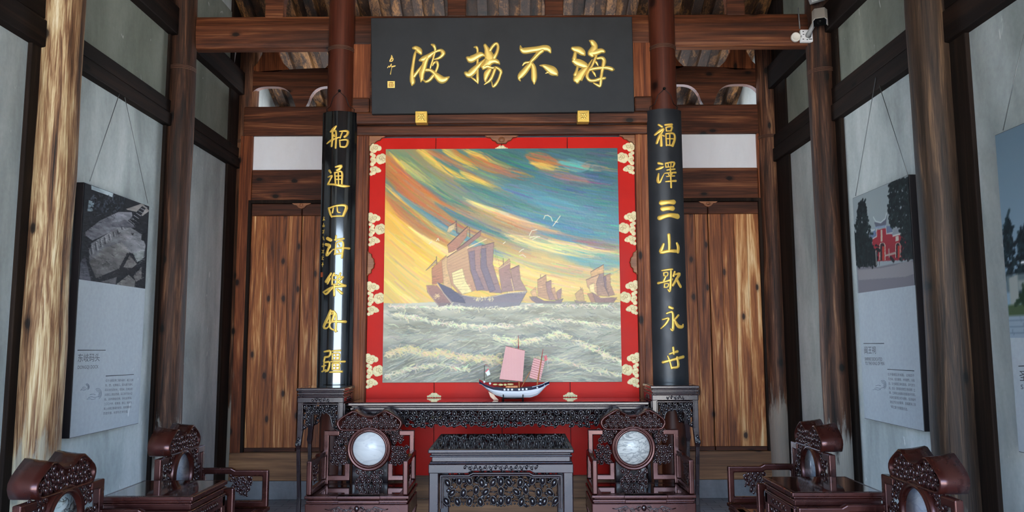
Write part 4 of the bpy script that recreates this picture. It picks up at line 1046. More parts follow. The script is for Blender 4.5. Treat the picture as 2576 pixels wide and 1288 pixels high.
    for i in range(190):
        x = 220+rng.random()*1140; y = 1185+rng.normal(0, 10)-(55*math.exp(-((x-480)/130)**2)*rng.random()); cv.stroke(A([(x, y), (x+rng.normal(14, 6), y+rng.normal(0, 6))]), rng.uniform(.8, 1.8), (226, 214, 164), .7)
    B_ = shp(1320, 620, 7.154); s1c, s2c = (176, 138, 108), (150, 118, 110)
    for pts, c in (([(220, 640), (370, 550), (400, 780), (430, 1000), (230, 930)], s1c), ([(370, 680), (460, 645), (470, 780), (560, 1000), (440, 1000), (390, 850)], s2c), ([(455, 800), (525, 770), (540, 850), (600, 985), (540, 990)], s1c), ([(95, 850), (190, 765), (210, 930), (130, 930)], (196, 158, 116)), ([(560, 850), (650, 790), (640, 970), (580, 980)], s2c)): P_(B_, pts, c)
    P_(B_, [(75, 935), (200, 940), (340, 1010), (520, 1020), (680, 970), (640, 1055), (200, 1050), (120, 1000)], (122, 104, 106)); Ln(B_, [(220, 640), (370, 552)], 1.1, (110, 88, 78)); Ln(B_, [(275, 545), (275, 610)], 1, (110, 88, 78)); Ln(B_, [(370, 685), (462, 648)], 1, (110, 88, 78))
    for i in range(7): Ln(B_, [(225, 690+38*i), (375+4*i, 610+50*i)], .7, (140, 108, 88), .5)
    P_(B_, [(890, 890), (1020, 780), (1060, 1010), (920, 1000)], (180, 146, 108)); P_(B_, [(880, 1000), (960, 1020), (1090, 1020), (1080, 1048), (910, 1048)], (138, 116, 108)); Ln(B_, [(985, 770), (1000, 820)], 1, (120, 98, 84))
    P_(B_, [(1170, 500), (1400, 370), (1400, 560), (1180, 590)], (196, 156, 112)); P_(B_, [(1090, 640), (1330, 540), (1270, 700), (1300, 900), (1200, 870), (1110, 760)], (196, 158, 122), (176, 136, 110))
    P_(B_, [(1330, 540), (1400, 520), (1420, 760), (1500, 940), (1300, 920), (1270, 700)], (134, 112, 108), (166, 130, 106)); P_(B_, [(1400, 580), (1520, 530), (1520, 720), (1600, 910), (1500, 930), (1420, 760)], (172, 136, 106), (148, 116, 102)); P_(B_, [(1400, 590), (1445, 575), (1450, 800), (1490, 920), (1420, 760)], (124, 102, 104))
    P_(B_, [(1140, 740), (1230, 700), (1240, 840), (1295, 910), (1160, 850)], (222, 198, 144)); P_(B_, [(1110, 890), (1200, 870), (1270, 1035), (1180, 1040)], (158, 120, 98)); P_(B_, [(1200, 870), (1350, 960), (1640, 955), (1580, 1045), (1260, 1042)], (136, 106, 100))
    Ln(B_, [(1170, 500), (1402, 370)], 1.2, (112, 88, 78)); Ln(B_, [(1090, 640), (1332, 540)], 1.2, (112, 88, 78)); Ln(B_, [(1400, 582), (1522, 530)], 1.1, (112, 88, 78)); Ln(B_, [(1340, 960), (1520, 950)], 1.4, (210, 184, 140))
    for i in range(8): Ln(B_, [(1280, 620+40*i), (1400+6*i, 600+40*i)], .7, (108, 88, 86), .4)
    sat = cv.a.mean(-1, keepdims=True); cv.a = np.clip((sat+(cv.a-sat)*np.where(cv.yy < hz, 1.14, .72)[..., None])*1.07, 0, 250)
    # gulls
    G = lambda pts, wd=1.6: cv.stroke([T(*p) for p in pts], wd, (236, 226, 190), .95, .7)
    for pts in ([(1366, 556), (1369, 548), (1376, 547)], [(1376, 547), (1384, 552), (1388, 562)], [(1407, 549), (1398, 562)], [(1398, 562), (1389, 574)], [(1394, 563), (1401, 565)], [(1330, 598), (1336, 586), (1349, 583)], [(1331, 604), (1342, 600), (1356, 601)], [(1338, 608), (1350, 602)], [(1305, 640), (1311, 634), (1316, 632)], [(1306, 648), (1314, 646), (1321, 652)], [(1098, 610), (1102, 604), (1104, 610)], [(1080, 618), (1086, 612)], [(1265, 618), (1270, 614)]): G(pts, 1.4)
    return cv

def rock_canvas():
    cv = Canvas(150, 200, (26, 26, 30)); rng = cv.rng
    def T(x, y):                                                # from the print as seen (x 48..795 across, skewed top)
        u = (x-20)/(770); t0 = 75+(x-60)*.37; b0 = 1115+(x-10)*.155; return (u*150, (y-t0)/(b0-t0)*200)
    P = lambda pts, c, g=None: cv.poly([T(*p) for p in pts], c, .95, g); S = lambda pts, wd, c, al=.9: cv.stroke([T(*p) for p in pts], wd, c, al)
    P([(85, 85), (330, 170), (320, 215), (90, 130)], (150, 164, 170)); P([(70, 250), (130, 265), (110, 370), (60, 370)], (120, 136, 144))
    for i in range(160):
        x = rng.uniform(90, 480); y = rng.uniform(150, 400)+(x-90)*.2; S([(x, y), (x+rng.normal(0, 16), y+rng.normal(10, 16))], rng.uniform(1, 3), [(14, 16, 20), (40, 46, 54), (62, 70, 80), (12, 12, 14)][rng.integers(0, 4)], .8)
    P([(50, 600), (200, 470), (400, 380), (560, 390), (600, 540), (430, 550), (130, 690), (60, 640)], (118, 118, 124), (96, 96, 102)); P([(330, 500), (480, 470), (620, 560), (480, 560), (330, 540)], (78, 78, 84))
    P([(490, 350), (690, 300), (790, 390), (700, 440), (620, 390), (500, 360)], (128, 122, 118)); P([(520, 480), (690, 330), (740, 360), (600, 540)], (22, 22, 26))
    for i in range(7): S([(535+28*i, 475-24*i), (600+26*i, 520-28*i)], 1.6, (126, 126, 130))
    P([(100, 800), (120, 720), (250, 640), (400, 550), (560, 560), (700, 640), (760, 760), (750, 900), (560, 830), (440, 710), (240, 790), (110, 940)], (122, 122, 124), (92, 92, 96))
    for i in range(8): S([(110+48*i, 735-26*i), (130+46*i, 840-38*i)], 2.2, (44, 44, 48)); S([(125+48*i, 735-26*i), (150+46*i, 830-38*i)], 2.6, (142, 142, 144), .7)
    P([(110, 930), (250, 780), (450, 710), (560, 820), (500, 900), (440, 1000), (190, 1100)], (124, 122, 120), (74, 72, 72)); P([(440, 1000), (530, 830), (660, 950), (620, 1060), (400, 1100), (220, 1120)], (30, 28, 30)); P([(490, 990), (560, 860), (660, 960), (600, 1000)], (108, 104, 102))
    P([(600, 840), (740, 800), (740, 900), (660, 940)], (120, 124, 122)); P([(620, 1090), (720, 990), (730, 1120), (660, 1150)], (116, 112, 110)); P([(420, 1170), (560, 1070), (650, 1140), (640, 1210), (500, 1190)], (112, 110, 108)); P([(240, 1140), (420, 1090), (410, 1170)], (84, 82, 84)); P([(10, 950), (60, 850), (140, 1130), (10, 1110)], (72, 72, 80)); P([(420, 620), (520, 590), (560, 660), (500, 710), (430, 670)], (112, 110, 112)); P([(700, 620), (760, 630), (750, 720), (700, 700)], (14, 14, 16)); P([(560, 620), (600, 620), (590, 650)], (14, 14, 16))
    cv.a += ((cv.noise(18, 4, 1.4, .8)-.5)*44+(cv.noise(6, 6, 1.5, .7)-.5)*30)[..., None]*np.clip(cv.a[..., :1]/90., .1, 1); cv.a = np.clip(cv.a, 6, 255)
    for i in range(1500):
        x, y = rng.uniform(0, 150), rng.uniform(40, 199); c = cv.a[int(y), int(x)]+rng.normal(0, 18); cv.stroke([(x, y), (x+rng.normal(3, 3), y+rng.normal(0, 2.5))], rng.uniform(.7, 1.6), c, .6)
    return cv
def shrine_canvas():
    cv = Canvas(150, 136*150//150+0, (128, 136, 138)); rng = cv.rng; h = cv.h
    def T(x, y):                                                # x 40..650, top edge rises to the right
        u = (x-40-(y-320)*.055)/560.; t0 = 320-(x-40)*.44; b0 = 1208-(x-100)*.147; return (u*150, (y-t0)/(b0-t0)*h)
    P = lambda pts, c, g=None, al=.96: cv.poly([T(*p) for p in pts], c, al, g); S = lambda pts, wd, c, al=.9: cv.stroke([T(*p) for p in pts], wd, c, al)
    def tree(x0, x1, y0, y1, n, top):
        for i in range(n):
            y = rng.uniform(y0, y1); q = (y-y0)/(y1-y0); wd = (x1-x0)/2*min(1, .25+q*1.3) if top else (x1-x0)/2; x = (x0+x1)/2+rng.uniform(-1, 1)*wd
            S([(x, y), (x+rng.normal(0, 10), y+rng.normal(0, 10))], rng.uniform(2, 5), [(8, 15, 16), (13, 23, 23), (4, 8, 9), (20, 32, 31)][rng.integers(0, 4)], .85)
    P([(250, 690), (300, 600), (380, 580), (450, 650), (530, 640), (590, 700), (600, 880), (250, 900)], (142, 30, 40), (118, 22, 32))
    P([(270, 530), (290, 585), (385, 560), (395, 450), (380, 500), (330, 530), (290, 520)], (84, 86, 98)); S([(262, 480), (285, 520), (335, 530), (380, 490), (390, 440)], 1.6, (172, 178, 180)); S([(280, 580), (385, 560)], 2.5, (120, 134, 156)); P([(230, 640), (280, 600), (295, 660), (250, 690)], (88, 104, 132)); P([(385, 560), (440, 560), (450, 640), (390, 630)], (88, 98, 122)); S([(215, 590), (245, 605), (275, 600)], 1.5, (170, 176, 178)); P([(455, 590), (530, 560), (530, 640), (450, 655)], (120, 124, 130)); S([(450, 655), (530, 632)], 1.8, (190, 188, 180)); S([(295, 590), (295, 660), (245, 690)], 1.5, (176, 172, 164)); S([(385, 560), (390, 635), (445, 625)], 1.5, (176, 172, 164)); P([(195, 650), (235, 640), (245, 720), (190, 720)], (88, 94, 104))
    def arch(x0, x1, yt, yb):
        c = (x0+x1)/2; r = (x1-x0)/2; pts = [(x0, yb)]+[(c-r*math.cos(a), yt+r*1.1-r*1.1*math.sin(a)) for a in np.linspace(0, math.pi, 9)]+[(x1, yb)]
        P([(c+(a-c)*1.3, b-4) for a, b in pts], (180, 168, 150)); P(pts, (40, 16, 20)); P([(c-2, yt+r*1.4), (x1-2, yt+r*1.4), (x1-2, yb), (c-2, yb)], (160, 44, 34))
    arch(328, 372, 722, 888); arch(478, 512, 722, 862); P([(334, 600), (350, 596), (352, 705), (334, 712)], (168, 154, 136)); P([(474, 658), (502, 654), (502, 698), (474, 704)], (172, 166, 152))
    P([(85, 950), (250, 930), (300, 950), (640, 880), (640, 1130), (100, 1210)], (104, 100, 106)); P([(90, 985), (330, 960), (470, 930), (600, 880), (640, 920), (640, 1010), (560, 1040), (100, 1080)], (126, 122, 124)); S([(380, 840), (470, 815)], 2.5, (150, 140, 128)); S([(240, 880), (280, 860)], 2.5, (104, 104, 104))
    P([(55, 700), (120, 560), (200, 640), (240, 720), (310, 860), (290, 930), (90, 960)], (10, 14, 15)); P([(540, 560), (625, 480), (635, 880), (575, 870), (585, 700)], (8, 13, 14))
    tree(40, 250, 345, 950, 560, True); tree(420, 620, 120, 560, 640, False); tree(520, 620, 500, 880, 130, False); tree(60, 300, 740, 950, 90, False)
    S([(285, 800), (290, 930)], 2, (150, 146, 138)); S([(412, 780), (415, 850)], 2.4, (140, 132, 122)); S([(430, 860), (455, 890)], 5, (26, 22, 22))
    for x in (155, 200, 320, 530, 585): S([(x, 990-x*.18), (x, 960-x*.18)], 1.4, (60, 58, 60))
    return cv
def lake_canvas():
    cv = Canvas(110, 134, (104, 126, 142)); rng = cv.rng; t = (cv.yy/134)[..., None]; cv.a[:] = np.array((92, 112, 126))*(1-t)+np.array((128, 150, 166))*t
    for cx_, y0, w_ in ((6, 57, 12), (19, 67, 8), (38, 60, 14), (60, 66, 14), (84, 58, 16), (104, 64, 12)):
        for i in range(170):
            q = rng.random(); y = y0+q*42; x = cx_+rng.uniform(-1, 1)*w_*(.2+.8*q); cv.stroke([(x, y), (x+rng.normal(0, 2), y+rng.normal(0, 2))], rng.uniform(1, 3), [(12, 24, 30), (24, 40, 44), (10, 16, 20)][rng.integers(0, 3)], .8)
    cv.poly([(0, 93), (110, 93), (110, 104), (0, 104)], (86, 100, 104)); cv.poly([(3, 95), (12, 93), (12, 118), (3, 118)], (138, 142, 138)); cv.poly([(12, 97), (110, 97), (110, 103), (12, 103)], (126, 132, 130)); cv.poly([(0, 112), (110, 112), (110, 120), (0, 120)], (62, 78, 50))
    for i in range(60): cv.stroke([(24+rng.normal(0, 5), 110+rng.normal(0, 4)), (24+rng.normal(0, 5), 110+rng.normal(0, 4))], 3, (26, 44, 26), .8)
    cv.poly([(0, 119), (110, 119), (110, 134), (0, 134)], (128, 142, 154))
    for y in (122, 126, 130): cv.stroke([(0, y), (110, y)], .8, (98, 112, 124), .7)
    for i in range(40): x = rng.uniform(0, 110); y = rng.choice([120, 124, 128]); cv.stroke([(x, y), (x+1, y+3)], .7, (98, 112, 124), .7)
    cv.stroke([(20, 104), (20, 86)], 1, (210, 214, 214)); cv.stroke([(17, 86), (23, 86)], 1.6, (226, 228, 228))
    return cv
# ------------------------------------------------------------------ painting, plaque, couplets, posters
pt = thing('oil_painting', 'large square painting of junks on a stormy sea under streaked clouds, on the red screen', 'painting', (0, 5.97, 1.16))
def mpaint(fx, fy):
    z = 2.990-(2.990-1.160)*fy; hw = .919; return (-.003-hw+2*hw*fx, 5.9635, z)
ship_canvas().mesh('canvas', M['paint_oil'], mpaint, pt)
MB().box(-.922, .916, 5.9645, 5.981, 1.158, 2.992).build('stretcher_edge', flat('canvas_edge', C(120, 112, 88), .7), pt, .002, world=True)

PL = thing('name_plaque', 'big slate-black plaque with four large raised gold characters, hung above the painting', 'plaque', (0, 5.86, 3.257))
PY = lambda z: 5.88-.08*(z-3.257)/.749
mpl = lambda u, v, d: (u, PY(v)-d, v)
def on_plaque(px, py):
    Y = 5.84
    for _ in range(4): p = on_y(px, py, Y); Y = PY(p[2])
    return p[0], p[2]
_c = [on_plaque(*q) for q in ((933, 45), (1590, 42), (1596, 281), (935, 287))]
MB().prism(_c, -.038, 0, mpl).build('board', M['plaque'], PL, .004, world=True)
def glyph(strokes, tr, m, h, name, mat, parent, wk):
    mb = MB()
    for i, st in enumerate(strokes):
        mb.brush([(*tr(x, y), w*wk) for x, y, w in st], lambda u, v, d, i=i: m(u, v, d+.0002*i), h, 4, 6)
    return mb.build(name, mat, parent, world=True)
k8 = 8.05
def tA(x, y): return on_plaque(960+x/k8, 80+y/k8)
def tB(x, y): return on_plaque(1280+x/k8, 80+y/k8)
WPX = 1.2*5.84/1932/k8
BO = [[(640, 330, 50), (700, 335, 85), (760, 385, 110), (800, 450, 50)], [(690, 400, 30), (668, 490, 55), (645, 620, 55), (622, 790, 65), (618, 930, 90), (628, 1020, 95), (616, 1080, 40)], [(650, 920, 50), (705, 840, 60), (765, 760, 50), (815, 690, 30)],
      [(770, 580, 40), (850, 555, 105), (950, 500, 95), (1040, 435, 60), (1120, 395, 45), (1200, 378, 60), (1245, 425, 85), (1235, 470, 70), (1170, 530, 50), (1050, 565, 18)], [(930, 520, 70), (880, 630, 95), (850, 750, 100), (815, 850, 100), (815, 950, 75), (798, 1015, 25)],
      [(1010, 258, 30), (1060, 285, 60), (1085, 345, 50), (1075, 430, 40), (1040, 560, 35), (1000, 680, 35), (985, 745, 25)], [(1030, 690, 20), (1065, 630, 35), (1120, 618, 55), (1140, 690, 50), (1095, 810, 50), (1030, 910, 60), (960, 990, 60), (895, 1012, 45), (855, 985, 30)], [(890, 780, 60), (980, 780, 60), (1060, 835, 75), (1130, 905, 115), (1210, 970, 140), (1290, 965, 100), (1368, 915, 25)]]
YANG = [[(1872, 312, 22), (1920, 318, 50), (1945, 380, 45), (1943, 600, 45), (1942, 800, 48), (1945, 960, 55), (1950, 1045, 25)], [(1940, 1030, 28), (1880, 970, 40), (1815, 925, 18)], [(1735, 530, 60), (1800, 560, 130), (1900, 515, 115), (2000, 465, 105), (2075, 480, 50)], [(1695, 835, 60), (1765, 870, 115), (1850, 800, 125), (1925, 725, 100), (2000, 650, 70), (2110, 540, 18)],
        [(2090, 270, 60), (2130, 350, 90), (2165, 450, 150), (2190, 560, 175), (2130, 650, 140), (2060, 715, 90)], [(2190, 390, 60), (2255, 290, 60), (2325, 240, 55), (2358, 300, 55), (2335, 420, 60), (2275, 530, 80)], [(2190, 600, 130), (2290, 592, 95), (2355, 622, 75), (2388, 655, 25)], [(2055, 750, 50), (2140, 700, 80), (2230, 735, 40), (2330, 728, 50), (2415, 800, 60), (2400, 880, 50), (2370, 970, 52), (2310, 1070, 60), (2255, 1110, 40), (2228, 1010, 18)],
        [(2200, 765, 70), (2135, 850, 110), (2105, 950, 70), (2100, 1015, 25)], [(2300, 745, 60), (2255, 870, 60), (2195, 985, 60), (2080, 1070, 18)]]
BU = [[(235, 285, 25), (252, 350, 65), (310, 385, 115), (450, 370, 110), (600, 348, 105), (720, 330, 110), (800, 350, 105), (845, 425, 35)], [(680, 380, 80), (600, 440, 80), (530, 520, 75), (455, 600, 65), (440, 650, 75), (390, 710, 95), (320, 800, 115), (240, 890, 110), (210, 950, 60), (235, 998, 20)], [(278, 685, 20), (320, 635, 45), (390, 620, 40), (450, 630, 60)], [(462, 640, 60), (500, 720, 90), (512, 850, 105), (512, 960, 100), (515, 1058, 30)],
      [(625, 682, 14), (710, 695, 70), (800, 740, 130), (885, 795, 160), (950, 845, 110), (980, 885, 40)], [(745, 843, 18), (800, 822, 40)]]
HAI = [[(1290, 340, 70), (1345, 355, 110), (1430, 375, 130), (1500, 430, 110), (1535, 470, 45)], [(1345, 420, 60), (1335, 490, 70), (1325, 560, 95)], [(1315, 590, 90), (1380, 620, 135), (1470, 655, 140), (1545, 690, 115), (1590, 730, 60)], [(1390, 1020, 80), (1390, 970, 165), (1445, 885, 150), (1520, 790, 110), (1600, 700, 55), (1690, 560, 16)], [(1390, 720, 45), (1370, 800, 55), (1345, 880, 80)],
       [(1632, 182, 25), (1690, 215, 90), (1738, 290, 110), (1710, 370, 130), (1680, 440, 150), (1690, 485, 80)], [(1690, 430, 120), (1790, 410, 110), (1870, 388, 90), (1930, 405, 60)], [(1770, 490, 45), (1740, 560, 50), (1690, 680, 45), (1640, 760, 48), (1592, 850, 52), (1590, 930, 60), (1645, 990, 60), (1740, 990, 58), (1840, 960, 60), (1948, 940, 50)],
       [(1790, 545, 40), (1880, 532, 60), (1928, 590, 80), (1910, 700, 70), (1886, 820, 55), (1870, 920, 60), (1860, 1020, 60), (1848, 1105, 45), (1790, 1080, 50), (1712, 1042, 18)], [(1620, 780, 45), (1720, 752, 60), (1880, 732, 60), (2010, 735, 70), (2095, 762, 70), (2128, 765, 35)], [(1755, 600, 40), (1780, 640, 45), (1810, 690, 18)], [(1690, 800, 22), (1730, 850, 45), (1760, 912, 18)]]
for st, tr in ((BO, tA), (YANG, tA), (BU, tB), (HAI, tB)): glyph(st, tr, mpl, .013, 'gold_character', M['gold'], PL, WPX)
SIG = [[(200, 475, 15), (205, 520, 35), (165, 590, 18)], [(175, 560, 14), (230, 540, 22), (215, 590, 20), (165, 600, 14)], [(120, 730, 16), (150, 690, 14), (160, 720, 14), (200, 650, 16), (190, 700, 14)], [(200, 700, 14), (215, 700, 14), (280, 690, 20), (215, 715, 14)], [(210, 700, 14), (195, 780, 12), (180, 860, 20)]]
glyph(SIG, tA, mpl, .003, 'gold_signature', M['gold'], PL, WPX)
sq = [tA(*q) for q in ((120, 1000), (268, 1000), (268, 1138), (120, 1138))]
se = MB().prism(sq, 0, .003, mpl).build('gold_seal', M['gold'], PL, .002, world=True)
mb = MB()
for st in ([(150, 1030), (240, 1030)], [(195, 1020), (195, 1115)], [(150, 1060), (150, 1110), (240, 1110), (240, 1060)], [(165, 1080), (225, 1080)], [(225, 1030), (225, 1110)], [(165, 1040), (165, 1105)]):
    mb.tube([mpl(*tA(*q), .0034) for q in st], .0018, 4)
mb.build('seal_mark', M['leaf_red'], se, world=True)
for x, lab in ((-.629, 'left'), (.639, 'right')):
    b = thing('plaque_bracket', 'square gold bracket with a flower relief under the %s end of the plaque' % lab, 'bracket', (x, 5.88, 3.22), group='gold brackets under the plaque')
    MB().box(x-.046, x+.046, 5.845, 5.874, 3.172, 3.264).box(x-.046, x+.046, 5.874, 5.924, 3.172, 3.25).build('block', M['gold_old'], b, .004, world=True)
    mb = MB(); mfb = lambda u, v, d: (u, 5.845-d, v)
    for i in range(6): a = i*math.pi/3; mb.ell((x+.017*math.cos(a), 3.218+.017*math.sin(a), 0), .009, .012, .004, a-math.pi/2, mfb)
    mb.ell((x, 3.218, 0), .009, .009, .006, 0, mfb)
    for i in range(4): a = i*math.pi/2+.785; mb.ell((x+.036*math.cos(a), 3.218+.036*math.sin(a), 0), .004, .011, .003, a-math.pi/2, mfb)
    mb.build('flower_relief', M['gold'], b, world=True)

def couplet(xc, z0, z1, mat, label, chars, extra=None):
    root = thing('couplet_board', label, 'couplet board', (xc, 5.93, z0), group='pair of curved couplet boards')
    R, hw, yc = .168, .136, 6.028; a0 = math.asin(hw/R); n = 20
    out = [(xc+R*math.sin(-a0+2*a0*i/n), yc-R*math.cos(-a0+2*a0*i/n)) for i in range(n+1)]
    inn = [(xc+(R-.018)*math.sin(-a0+2*a0*i/n), yc-(R-.018)*math.cos(-a0+2*a0*i/n)) for i in range(n+1)]
    mb = MB(); k = n+1; vs = []
    nz = 12
    for i in range(nz+1):
        z = z0+(z1-z0)*i/nz; vs += [(x, y, z) for x, y in out]
    fs = [(i*k+j, i*k+j+1, (i+1)*k+j+1, (i+1)*k+j) for i in range(nz) for j in range(n)]
    mb.add(vs, fs, True)
    vi = [(x, y, z) for z in (z0, z1) for x, y in inn]; mb.add(vi, [(k+j, k+j+1, j+1, j) for j in range(n)], True)
    vt = [(x, y, z) for z in (z0, z1) for x, y in out]
    mb.add(vt+vi, [(j, j+1, 2*k+j+1, 2*k+j) for j in range(n)]+[(k+j+1, k+j, 3*k+j, 3*k+j+1) for j in range(n)]+[(0, 2*k, 3*k, k), (n, k+n, 3*k+n, 2*k+n)])
    mb.build('curved_board', mat, root, world=True, fix=False)
    m = lambda u, v, d: (u, yc-math.sqrt(max(1e-6, R*R-(u-xc)**2))-d, v)
    for st, ox, oy, kk in chars:
        tr = lambda x, y: (lambda p: (p[0], p[2]))(on_y(ox+x/kk, oy+y/kk, 5.868))
        glyph(st, tr, m, .005, 'gold_character', M['gold_old'], root, 1.42*5.868/1932/kk)
    # wire hanger looped over a nail in the column
    pts = [(xc-.105, 5.955, z1-.01), (xc-.11, 5.935, z1+.035), (xc-.075, 5.91, z1+.05), (xc-.05, 5.893, z1+.12), (xc, 5.885, z1+.165), (xc+.05, 5.893, z1+.12), (xc+.075, 5.91, z1+.05), (xc+.11, 5.935, z1+.035), (xc+.105, 5.955, z1-.01)]
    MB().tube(pts, .0028, 6).ell((xc, 5.885, z1+.17), .012, .012, .012).build('wire_hanger', M['blackmetal'], root, world=True)
    if extra: extra(root, m)
    return root
k3 = 3.58; k2 = 3.218
CH_L = [([[(165, 65, 12), (140, 90, 22), (112, 112, 12)], [(130, 112, 14), (130, 170, 15), (122, 245, 13)], [(128, 112, 10), (160, 106, 13), (165, 160, 14), (160, 262, 13)], [(75, 215, 8), (120, 190, 14), (192, 165, 9)], [(145, 140, 10), (150, 160, 8)], [(195, 112, 8), (262, 105, 16), (262, 135, 14), (238, 160, 15)], [(220, 118, 10), (200, 172, 11)], [(197, 190, 11), (202, 248, 11)], [(200, 192, 9), (265, 185, 14), (250, 245, 13), (202, 250, 11)]], 800, 300, k3),
  ([[(100, 460, 16), (116, 482, 13)], [(88, 520, 9), (125, 510, 14), (108, 545, 12), (85, 585, 13)], [(85, 585, 12), (150, 590, 14), (230, 602, 20), (278, 598, 8)], [(160, 432, 12), (212, 420, 18), (190, 452, 18), (170, 462, 12)], [(152, 482, 11), (160, 578, 12)], [(155, 484, 11), (215, 476, 14), (216, 582, 13)], [(160, 515, 9), (212, 510, 9)], [(160, 545, 9), (212, 541, 9)], [(185, 470, 11), (187, 590, 11)]], 800, 300, k3),
  ([[(95, 800, 14), (110, 850, 15), (125, 882, 11)], [(95, 803, 12), (170, 780, 14), (252, 782, 20), (225, 872, 16)], [(130, 876, 12), (218, 872, 12)], [(140, 800, 10), (130, 845, 12)], [(175, 790, 10), (180, 835, 12), (202, 842, 8)]], 800, 300, k3),
  ([[(82, 1072, 22), (118, 1090, 22)], [(65, 1125, 18), (105, 1140, 22), (88, 1175, 16), (76, 1225, 18), (110, 1200, 13), (140, 1170, 7)], [(165, 1050, 12), (160, 1092, 13)], [(150, 1088, 10), (232, 1075, 14)], [(165, 1112, 10), (155, 1212, 12)], [(165, 1112, 10), (226, 1105, 13), (216, 1248, 14)], [(130, 1178, 8), (200, 1160, 12), (275, 1160, 15)], [(150, 1218, 10), (222, 1206, 12)], [(185, 1125, 9), (196, 1142, 9)], [(182, 1180, 9), (193, 1196, 9)]], 800, 300, k3),
  ([[(140, 410, 12), (95, 478, 18)], [(95, 470, 10), (130, 450, 12), (108, 495, 12)], [(165, 410, 12), (152, 432, 13)], [(150, 432, 10), (148, 502, 12)], [(150, 432, 10), (190, 430, 11), (186, 502, 12)], [(150, 465, 8), (188, 462, 8)], [(150, 500, 8), (188, 498, 8)], [(215, 410, 12), (200, 445, 12)], [(202, 442, 10), (236, 440, 11), (200, 482, 14), (236, 502, 10)], [(70, 562, 10), (150, 525, 14), (250, 510, 18)], [(165, 500, 13), (165, 592, 14)], [(150, 530, 13), (100, 575, 15), (75, 568, 8)], [(190, 540, 12), (226, 572, 18)]], 790, 560, k2),
  ([[(135, 712, 16), (118, 760, 20), (75, 842, 16), (108, 852, 10), (146, 792, 14)], [(130, 722, 14), (166, 726, 18), (150, 792, 15)], [(140, 742, 8), (180, 740, 12), (176, 882, 14)], [(100, 812, 8), (170, 800, 14), (252, 802, 17)], [(130, 760, 10), (130, 848, 12), (190, 880, 8)]], 790, 560, k2),
  ([[(80, 1045, 10), (132, 1040, 14), (125, 1080, 12), (85, 1090, 12)], [(85, 1090, 12), (80, 1130, 12), (126, 1130, 12), (115, 1190, 14), (90, 1208, 8)], [(60, 1165, 10), (95, 1155, 8)], [(78, 1140, 8), (75, 1200, 8)], [(60, 1207, 10), (95, 1192, 8)], [(145, 1040, 10), (215, 1035, 11)], [(138, 1126, 10), (246, 1125, 13)], [(130, 1210, 10), (226, 1206, 13)], [(150, 1060, 9), (150, 1110, 9)], [(150, 1060, 9), (205, 1060, 9), (205, 1110, 9)], [(150, 1085, 7), (205, 1083, 7)], [(178, 1060, 7), (178, 1110, 7)], [(150, 1110, 8), (205, 1110, 8)], [(150, 1142, 9), (150, 1190, 9)], [(150, 1142, 9), (205, 1142, 9), (205, 1190, 9)], [(150, 1165, 7), (205, 1163, 7)], [(178, 1142, 7), (178, 1190, 7)], [(150, 1190, 8), (205, 1190, 8)]], 790, 560, k2)]
